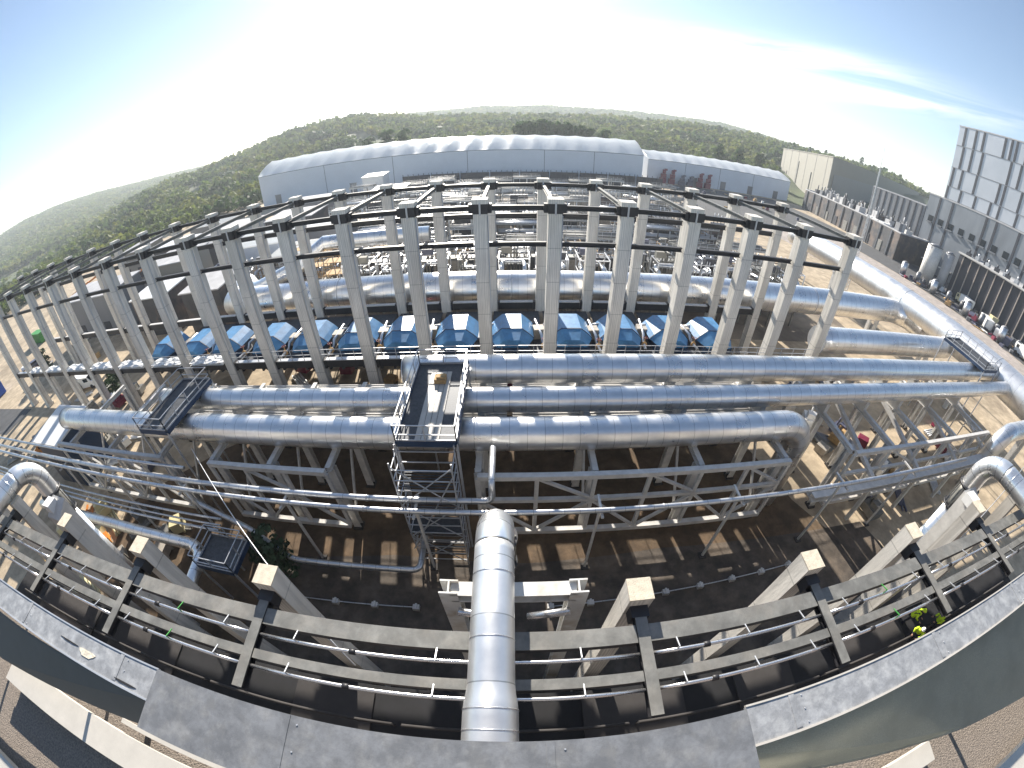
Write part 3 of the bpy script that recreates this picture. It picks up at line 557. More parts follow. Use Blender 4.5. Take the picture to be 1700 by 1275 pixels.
# pumps, valves and pipes between and behind the enclosures
def make_valve():
    t = empty('valve_set', (0, 0, 0), '-', 'valve', 'valve sets between the blue enclosures')
    b = MB(); b.tube([(0, -2.2, .4), (0, -.6, .4), (0, -.2, .9), (0, 2.8, .9), (0, 3.3, .4)], .13, 9); b.build('pipe', M['pipe_small'], t)
    b = MB(); b.tube([(0, -1.3, .4), (0, -1.22, .4)], .28, 12); b.tube([(0, -1.25, .4), (0, -1.25, 1.1)], .04, 6); b.build('valve_body', M['timber'], t)
    b = MB(); b.tube(arc((0, -1.25, 1.1), .2, 0, 6.28, V(1, 0, 0), V(0, 1, 0), 12), .03, 5); b.build('hand_wheel', M['red'], t)
    b = MB(); b.bb((-.5, .6, 0), (.5, 1.6, 1.0)); b.build('motor', M['tan_grate'], t)
    return t
v0 = make_valve(); first = True; k = 0
for i in range(len(bx)-1):
    x = (bx[i]+bx[i+1])/2
    l_ = f'small pipe and valve set in the gap right of the {ORD[i+1]} blue enclosure'
    if i == 0: v0.location = (x, 31.5, ZD-1.03); v0['label'] = l_
    else: dup(v0, (x, 31.5+random.uniform(-.4, .4), ZD-1.03), l_, rz=random.uniform(-.15, .15))

# ================================================================== BIG PIPES
def pipe(name, path, r, label, m='pipe', n=36, group=None, flanges=(), cat='pipe', parts=()):
    b = MB(); b.tube(path, r, n); o = b.build(name, M[m], origin=path[0]); tag(o, label, cat, group)
    for p, d, rr in flanges:
        f = MB(); p = Vector(p); d = Vector(d); f.tube([p-d*.04, p+d*.04], rr, n); c = f.build('band', M['rail']); c.parent = o; c.location = -Vector(path[0])
    return o
def lin(a, b, n): a, b = Vector(a), Vector(b); return [a.lerp(b, i/n) for i in range(n+1)]
X_, Y_, Z_ = V(1, 0, 0), V(0, 1, 0), V(0, 0, 1)
A_Y, A_Z, B_Y, B_Z, C_Y, C_Z = 22.0, 8.95, 19.4, 8.40, 16.75, 7.95
pipe('large_pipe', lin((-7.4, A_Y, A_Z), (58.8, A_Y, A_Z), 40), .99, 'large silver pipe, rearmost of the three side by side, in front of the columns', flanges=[((x, A_Y, A_Z), X_, 1.02) for x in (-7.35, 58.7)])
pipe('large_pipe', lin((-28.2, B_Y, B_Z), (95, B_Y, B_Z), 60), .80, 'large silver pipe, middle of the three side by side, running out right', flanges=[((-28.15, B_Y, B_Z), X_, .83)])
pipe('large_pipe', lin((-42.2, C_Y, C_Z), (18.3, C_Y, C_Z), 40)+arc((18.3, C_Y, C_Z-2.0), 2.0, math.pi/2, 0, X_, Z_, 12)[1:]+lin((20.3, C_Y, C_Z-2.4), (20.3, C_Y, -.3), 8), 1.0, 'large silver pipe, frontmost of the three, bending down into the ground at its right end', flanges=[((-42.15, C_Y, C_Z), X_, 1.03)])
D_Y, D_Z = 41.6, 6.7
pipe('large_pipe', lin((-38, D_Y+6, D_Z), (-36, D_Y, D_Z), 3)+lin((-33, D_Y, D_Z), (57.5, D_Y, D_Z), 60)+arc((57.5, D_Y-3.6, D_Z), 3.6, math.pi/2, .25, X_, Y_, 10)[1:]+[V(61.2, D_Y-6.0, D_Z)], 1.85, 'very wide silver pipe behind the back column row, curving into the header at right', flanges=[((x, D_Y, D_Z), X_, 1.89) for x in (-20, 0, 20, 40)])
pipe('large_pipe', lin((32.3, 30.4, 7.0), (59.2, 30.4, 7.0), 16), 1.45, 'short wide silver pipe with a capped end behind the right-hand front columns', flanges=[((32.25, 30.4, 7.0), X_, 1.5)])
pipe('header_pipe', lin((60.9, 74, 8.5), (60.9, 10, 8.5), 40), 2.15, 'huge pale header pipe running diagonally down the right side of the yard', 'pipe_matt', flanges=[((60.9, y, 8.5), Y_, 2.19) for y in (68, 55, 41, 22.5)])
for k, y in enumerate((70, 58, 46, 34, 26, 14)):
    b = MB(); b.bb((-1.3, -.3, 0), (-.8, .3, 6.1)); b.bb((.8, -.3, 0), (1.3, .3, 6.1)); b.bb((-1.5, -.35, 6.1), (1.5, .35, 6.5)); o_ = b.build('pipe_trestle', M['galv'], origin=(0, 0, 0)); o_.location = (60.9, y, 0)
    tag(o_, f'grey steel trestle under the huge header pipe, {ORD[k+1]} from the far end', 'trestle', 'trestles under the header pipe')
# pipe loop at the right edge
q = at(1690, 690, y=14)
pipe('elbow_pipe', [V(70, 13.2, 7.6), V(57, 13.2, 7.6)]+arc((50.5, 13.2, 5.2), 2.4, math.pi/2, math.pi, X_, Z_, 10)+[V(48.1, 13.2, -.2)], 1.0, 'silver pipe elbow turning down at the right edge below the middle pipe')
# pipes on the far left, among the columns
pipe('elbow_pipe', [V(-40, 48, 6.5), V(-33, 44, 7.6), V(-27, 45, 9.5), V(-24, 47.5, 11.5), V(-10, 48, 11.5)], .95, 'pale silver pipe with a kink beyond the left part of the back row')
# ------------------------------------------------------------------ three riser pipes from the building: over the ledge, then down
def riser(x, ye, r, label, valve):
    o = V(x, .22, 14.45); e = 1.25
    t = empty('riser_pipe', o, label, 'pipe', 'silver pipes bending down in front of the building')
    b = MB(); pts = lin((x, .22, 14.45), (x, ye-e, 14.45), 26); b.tube([Vector(p)-o for p in pts], [r*(1.13 if p.y < 1.3 else (1.0 if p.y > 1.75 else 1.0+.13*(1.75-p.y)/.45)) if not valve else r for p in pts], 36); b.build('straight_pipe', M['pipe'] if valve else M['pipe_matt'], t)
    b = MB(); n = 12; pts = arc((x, ye-e, 14.45-e), e, math.pi/2, 0, Y_, Z_, n); b.tube([Vector(p)-o for p in pts], r*1.01, 36, cap=False); b.build('elbow', M['pipe_fine'], t)
    zb = 12.4 if valve else 13.0
    b = MB(); b.tube([V(x, ye, 14.45-e)-o, V(x, ye, zb)-o], r, 32, cap=False)
    b.tube([V(x, ye, zb-1.7)-o, V(x, ye, -.2)-o], r*.93, 32); b.build('drop_pipe', M['pipe'], t)
    for zz in (zb, zb-1.6): b = MB(); b.tube([V(x, ye, zz)-o, V(x, ye, zz-.12)-o], r*1.22, 28); b.build('flange', M['black'], t)
    b = MB(); b.tube([V(x, ye, zb-.12)-o, V(x, ye, zb-.5)-o, V(x, ye, zb-1.2)-o, V(x, ye, zb-1.6)-o], [r*.8, r*.9, r*.9, r*.8], 24)
    for k in range(12): an = k*math.pi/6; b.bar(V(x+math.cos(an)*r*1.08, ye+math.sin(an)*r*1.08, zb+.05)-o, V(x+math.cos(an)*r*1.08, ye+math.sin(an)*r*1.08, zb-1.75)-o, .05)
    b.build('expansion_joint', M['brown_steel'], t)
    for yy in (.78, 1.25, 2.9, 4.6):
        b = MB(); b.tube([V(x, yy-.015, 14.45)-o, V(x, yy+.015, 14.45)-o], r*(1.145 if yy < 1.3 and not valve else 1.018), 36); b.build('band', M['tube'], t)
riser(-.52, 6.75, .53, 'bright silver pipe coming straight out of the building in the centre foreground', False)
riser(-25.0, 6.35, .57, 'silver pipe arching down beside the left foreground columns', True)
riser(24.2, 6.35, .57, 'silver pipe arching down beside the right foreground columns', True)
# ------------------------------------------------------------------ thin pipes in front of the bridge
def bend_path(pts, r, n=5):
    out = [Vector(pts[0])]
    for i in range(1, len(pts)-1):
        a, b, c = Vector(pts[i-1]), Vector(pts[i]), Vector(pts[i+1]); d1, d2 = (a-b).normalized(), (c-b).normalized()
        p, q = b+d1*r, b+d2*r
        for k in range(n+1): t = k/n; out.append(p*(1-t)**2+b*2*t*(1-t)+q*t*t)
    out.append(Vector(pts[-1])); return out
pipe('thin_pipe', bend_path([(-75, 12.6, 7.0), (-30, 12.6, 7.0), (-1.1, 12.6, 7.0), (-1.1, 12.6, 8.4), (-1.1, 15.2, 8.4)], .5), .175, 'thin silver pipe in front of the bridge, upper of two, turning up near the centre', 'pipe_small', 14, flanges=[((x, 12.6, 7.0), X_, .2) for x in (-40, -28, -16, -8)])
pipe('thin_pipe', lin((-75, 11.85, 7.0), (38, 11.85, 7.0), 40), .15, 'thin silver pipe crossing the whole picture in front of the bridge, lower of two', 'pipe_small', 14, flanges=[((x, 11.85, 7.0), X_, .175) for x in (-40, -28, -16, -8, 8, 20)])
pipe('thin_pipe', lin((-75, 13.4, 7.3), (-22, 13.4, 7.3), 10), .12, 'slim conduit above the two thin pipes on the far left', 'pipe_small', 10)
for i, x in enumerate((-46, -38, -30, -21.5, -13.2, -5.2, 4.6, 13.0, 21.5, 29.5)):
    t = empty('pipe_stand', (x, 12.2, 0), f'slim steel stand under the thin front pipes, {ORD[i+1]} from the left', 'pipe stand', 'stands under the thin front pipes')
    b = MB(); b.bar((0, 0, 0), (0, 0, 6.75), .14); b.build('post', M['galv'], t); b = MB(); b.bar((0, -.7, 6.78), (0, .85, 6.78), .14, .12); b.build('arm', M['galv'], t)
    b = MB(); b.bb((-.25, -.25, -.02), (.25, .25, .12)); b.build('foot', M['pad'], t)
pipe('thin_pipe', bend_path([(-26.5, 15, 4.6), (-23, 13.0, 4.2), (-17.5, 11.9, 3.4), (-14.2, 10.85, 2.0), (-5.65, 10.95, 2.0), (-5.65, 14.2, 2.0), (-5.65, 14.2, .1)], .5), .2, 'thin silver pipe looping low over the dark ground left of centre', 'pipe_small', 14)
pipe('thin_pipe', bend_path([(-42, 9.2, 4.3), (-30, 9.6, 4.1), (-20.6, 9.6, 4.0), (-19.8, 8.8, 4.0), (-19.6, 6.6, 4.0), (-19.6, 6.6, .1)], .7), .42, 'medium silver pipe elbowing down beside the second foreground column', 'pipe', 18)
for k, (y, z, r) in enumerate(((11.2, 4.9, .09), (10.85, 4.7, .07), (10.5, 4.6, .1))):
    pipe('thin_pipe', lin((-60, y, z), (-19, y+.3, z-.2), 12), r, f'slim dark conduit above the medium pipe at lower left, {ORD[k+1]} from the rear', 'pipe_small', 8, group='slim conduits at lower left')
for k, (x0, y0, x1, y1) in enumerate(((2.2, 9.4, 22, 10.4), (-14, 9.0, -6, 9.2))):
    pipe('ground_cable', lin((x0, y0, .25), (x1, y1, .25), 8), .04, ('thin cable strung along small blocks on the dark ground right of centre', 'thin cable strung along small blocks left of the centre pipe')[k], 'pipe_small', 6, cat='cable')
    n = 9 if k == 0 else 4
    for j in range(n):
        f = j/(n-1); b = MB(); b.bb((-.2, -.16, 0), (.2, .16, .34)); b.bb((-.06, -.2, .34), (.06, .2, .42)); o = b.build('junction_block', M['galv'], origin=(0, 0, 0)); o.location = (x0+(x1-x0)*f, y0+(y1-y0)*f, 0)
        tag(o, f'small grey block under the ground cable {"right" if k == 0 else "left"} of centre, {ORD[j+1]} from the left', 'block', 'small blocks under the ground cables')

# ================================================================== PIPE BRIDGE
def truss(x0, x1, nb, label, y=14.35, zt=6.9, zm=4.75, zb=1.35, braces=True):
    o = V(x0, y, 0); t = empty('pipe_bridge_truss', o, label, 'truss', 'grey trusses under the three large pipes')
    xs = [x0+(x1-x0)*i/nb for i in range(nb+1)]
    for z, w in ((zt, .34), (zm, .26), (zb, .34)):
        b = MB(); b.bar(V(x0, y, z)-o, V(x1, y, z)-o, w, w); b.build('chord', M['galv'], t)
    for i, x in enumerate(xs):
        b = MB(); b.bar(V(x, y+.02, zb+.17)-o, V(x, y+.02, zt-.17)-o, .24, .2); b.build('post', M['galv'], t)
    for i in range(nb):
        p, q = (xs[i], xs[i+1]) if i % 2 == 0 else (xs[i+1], xs[i])
        b = MB(); b.bar(V(p, y-.03, zm-.1)-o, V(q, y-.03, zb+.15)-o, .2, .16); b.build('brace', M['galv'], t)
        if i % 2 == 1 or nb < 3: b = MB(); b.bar(V(q, y-.03, zt-.1)-o, V(p, y-.03, zm+.1)-o, .2, .16); b.build('brace', M['galv'], t)
    return t
truss(-2.0, 18.0, 6, 'grey truss right of the centre pipe, largest, open panels with diagonals')
truss(-20.5, -11.2, 3, 'short grey truss left of centre below the front large pipe')
truss(-42, -25.5, 5, 'grey truss at the far left end of the front large pipe')
truss(24.5, 47, 5, 'grey truss at right, beyond the down-turned pipe')
bxs = (-40, -33, -26, -20.5, -15.5, -11.2, -2.0, 4.7, 11.4, 17.9, 24.5, 29.5, 34.5, 40, 46)
for i, x in enumerate(bxs):
    o = V(x, 14.8, 0); t = empty('pipe_support_bent', o, f'steel portal frame carrying the three large pipes, {ORD[i+1]} from the left', 'support frame', 'portal frames under the three large pipes')
    y1 = 23.4
    b = MB(); b.ibeam(V(0, -.1, 6.72), V(0, y1-14.8, 6.72), .34, .42, .05); b.build('cross_beam', M['galv'], t)
    for yy in (.35, 4.3, y1-15.1):
        b = MB(); b.ibeam(V(0, yy, .15), V(0, yy, 6.5), .55, .42, .05, up=(0, 1, 0)); b.build('post', M['galv'], t)
        b = MB(); b.bb((-.35, yy-.35, -.02), (.35, yy+.35, .2)); b.build('foot', M['pad'], t)
    if x < 20: b = MB(); b.bar(V(0, .5, .6), V(0, 4.1, 6.2), .16); b.build('brace', M['galv'], t); b = MB(); b.bar(V(0, 4.5, 6.2), V(0, y1-15.2, .6), .16); b.build('brace', M['galv'], t)
    for yy, zz, r, xa in ((A_Y, A_Z, .99, -7.4), (B_Y, B_Z, .8, -28.2), (C_Y, C_Z, 1.0, -42.3)):
        if x < xa or (r == 1.0 and x > 17): continue
        b = MB(); b.bb((-.2, yy-14.8-.5, 6.93), (.2, yy-14.8+.5, zz-r+.13)); b.build('saddle', M['galv'], t)
for k, (y, z) in enumerate(((17.75, 6.25), (19.15, 6.3), (20.55, 6.25), (21.95, 6.3), (23.2, 6.2))):  # trays added out of view to cast shade on the ground below
    for j, (x0, x1) in enumerate(((-27.5, -21.2), (-20.8, -.4), (0, 19.4))):
        b = MB(); b.bb((x0, y-.62, z), (x1, y+.62, z+.05)); b.bb((x0, y-.66, z), (x1, y-.62, z+.16)); b.bb((x0, y+.62, z), (x1, y+.66, z+.16))
        for r_ in range(4): b.tube([(x0, y-.45+r_*.28, z+.1), (x1, y-.45+r_*.28, z+.1)], .05, 6)
        tag(b.build('shade_tray', M['galv'], origin=(x0, y, z)), f'added shade tray under the large pipes, {ORD[k+1]} from the front, {ORD[j+1]} length from the left', 'shade tray', 'added shade trays under the large pipes')
# a wide H beam lying along the right-hand truss
b = MB(); b.ibeam((20.6, 13.2, 4.4), (50, 13.2, 4.4), 1.0, .5, .06); tag(b.build('wide_beam', M['galv'], origin=(20.6, 13.2, 4.4)), 'wide grey H-beam lying lengthways before the right truss', 'beam')
for k, x in enumerate((27.5, 34, 41, 48)):
    b = MB(); b.bar((x, 13.5, 4.7), (x, 23, 7.2), .42, .3); tag(b.build('raking_beam', M['galv'], origin=(x, 13.5, 4.7)), f'grey raking beam of the right-hand bridge frame, {ORD[k+1]} from the left', 'beam', 'raking beams of the right bridge')
    b = MB(); b.bar((x, 13.1, .1), (x, 13.1, 4.1), .3); tag(b.build('prop', M['galv'], origin=(x, 13.1, 0)), f'grey prop under the wide H-beam at right, {ORD[k+1]} from the left', 'post', 'props under the wide beam')

# ================================================================== WALKWAY PLATFORMS WITH RAILINGS
def rails(b, pts, h=1.1, n=4, r=.035):
    for a, c in zip(pts[:-1], pts[1:]):
        a, c = Vector(a), Vector(c); L_ = (c-a).length; m = max(1, round(L_/1.4))
        for f in (.45, 1.0): b.bar(a+V(0, 0, h*f), c+V(0, 0, h*f), r*1.5)
        b.bar(a+V(0, 0, .08), c+V(0, 0, .08), r, .15)
        for k in range(m+1): p = a.lerp(c, k/m); b.bar(p, p+V(0, 0, h), r*1.6)
def platform(x0, x1, y0, y1, z, label, legs=True, stair=False, open_front=False):
    o = V((x0+x1)/2, (y0+y1)/2, 0); t = empty('access_platform', o, label, 'platform', 'access platforms on the large pipes')
    b = MB(); b.bb(V(x0, y0, z-.06)-o, V(x1, y1, z)-o)
    for k in range(7): y = y0+(y1-y0)*k/6; b.bar(V(x0, y, z-.16)-o, V(x1, y, z-.16)-o, .1, .2)
    b.build('deck', M['grate'], t)
    b = MB(); b.bar(V(x0, y0, z-.12)-o, V(x0, y1, z-.12)-o, .12, .34); b.bar(V(x1, y0, z-.12)-o, V(x1, y1, z-.12)-o, .12, .34); b.bar(V(x0, y0, z-.12)-o, V(x1, y0, z-.12)-o, .12, .36); b.build('edge_beam', M['dblue'], t)
    for a, c in (((x0, y0, z), (x0, y1, z)), ((x1, y0, z), (x1, y1, z)), ((x0, y0, z), (x1, y0, z)), ((x0, y1, z), (x1, y1, z))):
        b = MB(); rails(b, [V(*a)-o, V(*c)-o]); b.build('railing', M['rail'], t)
    if legs:
        for xx in (x0, x1):
            for yy in (y0, y1): b = MB(); b.bar(V(xx, yy, z-.1)-o, V(xx, yy, 0)-o, .12); b.build('leg', M['rail'], t)
    return t
platform(-5.95, -2.8, 13.9, 20.9, 10.1, 'largest access platform, bridging the three big pipes at the centre')
platform(-26.3, -23.2, 14.6, 20.6, 9.4, 'narrow access platform with dark sides crossing the left ends of the big pipes')
platform(51.3, 55.2, 20.2, 27.0, 10.3, 'access platform at right between the rear large pipe and the header')
platform(-19.2, -16.2, 8.0, 10.3, 4.6, 'small dark platform beside the elbowed pipe at lower left')
o = V(-4.5, 13.4, 0); t = empty('scaffold_tower', o, 'scaffold stair tower hanging below the centre platform', 'scaffold')
for xx in (-1.55, 1.55):
    for yy in (0, 1.3): b = MB(); b.bar((xx, yy-.9, .1), (xx, yy-.9, 10), .07); b.build('upright', M['rail'], t)
for k in range(12):
    z = .7+k*.8; b = MB()
    for yy in (-.9, .4): b.bar((-1.55, yy, z), (1.55, yy, z), .055)
    for xx in (-1.55, 1.55): b.bar((xx, -.9, z), (xx, .4, z), .05)
    b.build('ledger', M['rail'], t)
for k in range(3):
    z = .5+k*3.1; b = MB(); b.bar((-1.5, -.97, z), (1.5, -.97, z+3), .05); b.bar((1.5, -.93, z), (-1.5, -.93, z+3), .05); b.bar((-1.62, -.85, z), (-1.62, .35, z+3), .05); b.build('cross_brace', M['rail'], t)
for k in range(4):
    z = 1.2+k*2.3; b = MB()
    for j in range(6): b.bar((-1.45, -.8+j*.2, z), (1.45, -.8+j*.2, z), .06, .04)
    b.build('grating_level', M['grate'], t)
b = MB(); b.bb((-1.7, -.85, 3.7), (1.55, .35, 3.78)); b.build('landing', M['grate'], t)
b = MB(); b.bar((-1.7, -.95, 2), (1.5, -.95, 9), .06); b.build('brace', M['rail'], t)
b = MB()
for k in range(4): b.bb((-.62+k*.32, -3.0, 0), (-.33+k*.32, 3.0, .045))  # pale slats stand in for a sunlit strip on the deck
o_ = b.build('painted_sun_strip', M['cream'], origin=(0, 0, 0)); o_.location = (-4.35, 17.0, 10.11); tag(o_, 'pale strip of painted sunlight along the middle of the centre platform', 'painted light')
# goods on the centre platform
b = MB(); b.bb((-.35, -.3, 0), (.35, .3, .3)); b.bb((-.2, -.2, .3), (.3, .2, .42)); o_ = b.build('crate', M['timber'], origin=(0, 0, 0)); o_.location = (-4.3, 19.0, 10.158); tag(o_, 'small wooden crate lying on the centre platform', 'crate')

# ================================================================== FOREGROUND: COLUMNS WITH CANTILEVERS
GX = [-30.9, -24.6, -18.6, -13.05, -7.25, 3.36, 9.22, 14.7, 20.3, 26.2]
ZC = 14.0; YC = 4.25
def make_fc():
    t = empty('foreground_column', (0, 0, 0), '-', 'column', 'foreground columns with timber-coloured caps')
    b = MB(); b.bb((-.34, -.28, -.2), (.34, .36, ZC-.05)); b.build('shaft', M['concrete'], t)
    b = MB(); b.bb((-.345, -.29, ZC-.05), (.345, .37, ZC)); b.build('cap', M['cap'], t)
    b = MB(); b.bb((-.25, -.62, ZC-.95), (.25, -.28, ZC-.42)); b.build('bracket', M['black'], t)
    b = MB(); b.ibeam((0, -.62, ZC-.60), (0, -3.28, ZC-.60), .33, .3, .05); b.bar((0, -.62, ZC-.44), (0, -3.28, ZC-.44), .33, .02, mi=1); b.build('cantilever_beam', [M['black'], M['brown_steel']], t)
    return t
f0 = make_fc(); labs = [f'pale concrete foreground column with cantilever beam, {ORD[i+1]} from the left' for i in range(len(GX))]
f0.location = (GX[0], YC, 0); f0['label'] = labs[0]
for i, x in enumerate(GX[1:], 1): dup(f0, (x, YC, 0), labs[i])
GX2 = sorted(GX); ex = GX2
nm = lambda i: f'{ORD[i+1]} and {ORD[i+2]} foreground columns'
for i in range(len(GX)-1):
    x0, x1 = GX[i]+.18, GX[i+1]-.18
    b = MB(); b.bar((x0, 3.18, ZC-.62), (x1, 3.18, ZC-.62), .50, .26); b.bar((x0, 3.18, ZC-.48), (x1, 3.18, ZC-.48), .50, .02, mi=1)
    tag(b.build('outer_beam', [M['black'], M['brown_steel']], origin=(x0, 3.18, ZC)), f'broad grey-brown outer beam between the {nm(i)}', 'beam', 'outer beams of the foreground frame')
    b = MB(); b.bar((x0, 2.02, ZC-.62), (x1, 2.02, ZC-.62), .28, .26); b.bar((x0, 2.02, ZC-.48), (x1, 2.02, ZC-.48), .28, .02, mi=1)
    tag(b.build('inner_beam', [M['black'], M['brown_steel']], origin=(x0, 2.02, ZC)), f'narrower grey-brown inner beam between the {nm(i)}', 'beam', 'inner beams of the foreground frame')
    for y, nme, w in ((2.62, 'outer', 'outer'), (1.66, 'inner', 'inner')):
        o = V(x0, y, ZC-.55); t = empty('rail_tube', o, f'bright steel tube hung beside the {w} beam, between the {nm(i)}', 'tube', f'bright tubes beside the {w} beams')
        b = MB(); b.tube(lin((0, 0, 0), (x1-x0, 0, 0), 6), .055, 10); b.build('tube', M['tube'], t)
        for f in (.12, .5, .85): b = MB(); xx = (x1-x0)*f; b.bar((xx, 0, -.02), (xx, 0, .28), .03); b.bar((xx, 0, .27), (xx, .3, .16), .03); b.build('hanger', M['green'] if f == .5 and i % 3 == 0 else M['rail'], t)
        b = MB(); xx = (x1-x0)*.28; b.tube([(xx-.09, 0, 0), (xx+.09, 0, 0)], .085, 10); b.build('coupling', M['black'], t)
# H posts that hold up the centre pipe
q = at(853, 978, z=13.78); o = V(q.x, q.y, 0); t = empty('pipe_trestle', o, 'pale steel trestle of two H-posts and a cross beam under the centre pipe', 'trestle')
for s in (-1, 1): b = MB(); b.ibeam((s*1.75, 0, 0), (s*1.75, 0, 13.9), .5, .42, .05, up=(0, 1, 0)); b.build('post', M['white_steel'], t)
b = MB(); b.ibeam((-1.7, 0, 13.55), (1.7, 0, 13.55), .42, .46, .05); b.build('cross_beam', M['white_steel'], t)
for s in (-1, 1): b = MB(); b.tube([(s*1.6, -.3, 12.8), (s*.4, -.3, 12.4)], .12, 10); b.build('brace', M['tube'], t)
# duct hoods near the outer risers
for s, lab in ((-1, 'pale grey sheet hood beside the leftmost riser pipe'), (1, 'pale grey sheet hood beside the rightmost riser pipe')):
    x = -21.6 if s < 0 else 21.9; t = empty('duct_hood', (x, 5.1, 0), lab, 'duct', 'sheet hoods beside the outer risers')
    b = MB(); b.hexa([(-.5, -.4, 0), (.5, -.4, 0), (.5, .4, 0), (-.5, .4, 0), (-.7, -.5, 12.9), (.6, -.5, 12.9), (.6, .5, 13.4), (-.7, .5, 13.4)]); b.build('casing', M['galv'], t)
    b = MB(); b.bb((-.8, -.3, 13.0), (-.1, .3, 13.5)); b.build('box', M['white'], t)
# low roof ledge below, with grey pads
b = MB(); b.bb((-34, .24, 0), (34, 3.1, 6.0)); tag(b.build('annex_roof', M['bitumen']), 'black flat roof ledge running at the foot of the building', 'roof')
pads = [(-30, -23.5), (-21.8, -16.4), (-9.4, -5.8), (2.7, 7.0), (9.5, 12.5), (15.2, 20.5)]
for i, (x0, x1) in enumerate(pads):
    b = MB(); b.bb((x0, 1.05, 6.004), (x1, 2.75, 6.10)); tag(b.build('roof_pad', M['pad'], origin=(x0, .75, 6.0)), f'grey slab on the black roof ledge, {ORD[i+1]} from the left', 'slab', 'grey slabs on the black ledge')
for i in range(7):
    x0, x1 = -32+i*9.2, -32+i*9.2+8.8; b = MB(); b.tube(lin((x0, 1.45, 6.5), (x1, 1.45, 6.5), 3), .07, 8); b.bar((x0, 1.45, 6.0), (x0, 1.45, 6.5), .06); b.bar((x1, 1.45, 6.0), (x1, 1.45, 6.5), .06)
    tag(b.build('ledge_rail', M['pad'], origin=(x0, 1.45, 6.5)), f'dull grey low rail on the black ledge, {ORD[i+1]} from the left', 'rail', 'low rails on the black ledge')
# ------------------------------------------------------------------ parapet and roof edge at the camera's feet
ZP = 20.0
b = MB(); b.bb((-60, .02, 5.9), (60, .20, 18.3)); tag(b.build('facade_wall', M['darkwall'], origin=(0, .1, 6)), 'dark outer wall of the building below the parapet', 'wall')
for k in range(17):
    x = -24+k*3.0; b = MB(); b.bar((0, 0, 0), (0, 0, 1.62), .07); b.bb((-.1, -.1, -.02), (.1, .1, .03)); o_ = b.build('parapet_post', M['dark_panel'], origin=(0, 0, 0)); o_.location = (x, .06, 18.3); tag(o_, f'dark post under the parapet coping, {ORD[k+1]} from the left', 'post', 'posts under the parapet coping')
def coping(x0, x1, y0, y1, z, th, m, label, lip=None, tilt=0, pat=True):
    t = empty('parapet_coping', ((x0+x1)/2, (y0+y1)/2, z), label, 'coping', None); o = t.location
    b = MB(); nx = 24
    for i in range(nx):
        xa, xb = x0+(x1-x0)*i/nx, x0+(x1-x0)*(i+1)/nx
        fa, fb = tilt*(xa-x0)/(x1-x0), tilt*(xb-x0)/(x1-x0)
        b.hexa([V(xa, y0+fa, z-th)-o, V(xb, y0+fb, z-th)-o, V(xb, y1+fb, z-th)-o, V(xa, y1+fa, z-th)-o, V(xa, y0+fa, z)-o, V(xb, y0+fb, z)-o, V(xb, y1+fb, z)-o, V(xa, y1+fa, z)-o])
    b.build('plate', m, t)
    xx = math.ceil(x0/2.4)*2.4+.3
    while xx < x1-.4:
        f = tilt*(xx-x0)/(x1-x0); b = MB(); b.bar(V(xx, y0+f+.02, z+.003)-o, V(xx, y1+f-.005, z+.003)-o, .07, .008); b.build('joint_cover', m, t)
        
        for q_ in (.12, .5, .88): b = MB(); yy = y0+(y1-y0)*q_+f; b.tube([V(xx+.12, yy, z)-o, V(xx+.12, yy, z+.008)-o], .009, 8); b.build('fixing', M['rail'], t)
        xx += 2.4
    if lip:
        b = MB(); b.bar(V(x0, y0-.012, z-.01)-o, V(x1, y0+tilt-.012, z-.01)-o, .024, .045); b.build('edge_lip', M[lip], t)
        b = MB(); b.bar(V(x0, y1+.01, z-.01)-o, V(x1, y1+tilt+.01, z-.01)-o, .02, .04); b.build('edge_lip', M[lip], t)
    return t
coping(-26, -3.86, -.235, .13, ZP, .05, M['coping'], 'weathered grey coping of the parapet at left, torn membrane on top', 'rail', .10)
coping(-3.84, 2.15, -.47, .235, ZP+.05, .05, M['coping2'], 'broad overlapping grey coping plate in the centre foreground', None)
coping(2.17, 26, -.125, .26, ZP, .05, M['coping'], 'scratched grey coping of the parapet at right', 'cream', -.11)
for k, (x, y, w, d) in enumerate(((-5.15, .0, .16, .06), (-5.6, .03, .2, .015), (-4.3, -.09, .18, .02))):
    b = MB(); b.v = [(math.cos(a)*w*(1+.3*math.sin(3*a)), math.sin(a)*d*(1+.25*math.cos(2*a)), .006) for a in [2*math.pi*i/14 for i in range(14)]]; b.face(list(range(14)))
    b.v += [(v[0], v[1], 0) for v in b.v]; [b.face([i, 14+i, 14+(i+1) % 14, (i+1) % 14][::-1]) for i in range(14)]
    o_ = b.build('membrane_patch', M['cap'] if k == 0 else M['bitumen'], origin=(0, 0, 0)); o_.location = (x, y, ZP+.002); tag(o_, ('pale torn patch on the left coping', 'dark split in the left coping beside the pale patch', 'small black gap at the end of the left coping')[k], 'patch')
def raked(pts_top, pts_bot, m, name, label):
    b = MB()
    for i in range(len(pts_top)-1):
        a, c, d, e = pts_top[i], pts_top[i+1], pts_bot[i+1], pts_bot[i]; th = V(0, .035, .02)
        P = [V(*e), V(*d), V(*d)+th, V(*e)+th, V(*a), V(*c), V(*c)+th, V(*a)+th]; b.hexa(P)
    tag(b.build(name, m, origin=pts_top[0]), label, 'wall')
raked([(-20, -.40, ZP-.055), (-7, -.25, ZP-.055), (-3.88, -.145, ZP-.055)], [(-20, -1.0, ZP-.72), (-8.2, -.93, ZP-.70), (-4.1, -.46, ZP-.62)], M['dark_panel'], 'parapet_lining', 'smooth dark sloping inner lining of the left parapet')
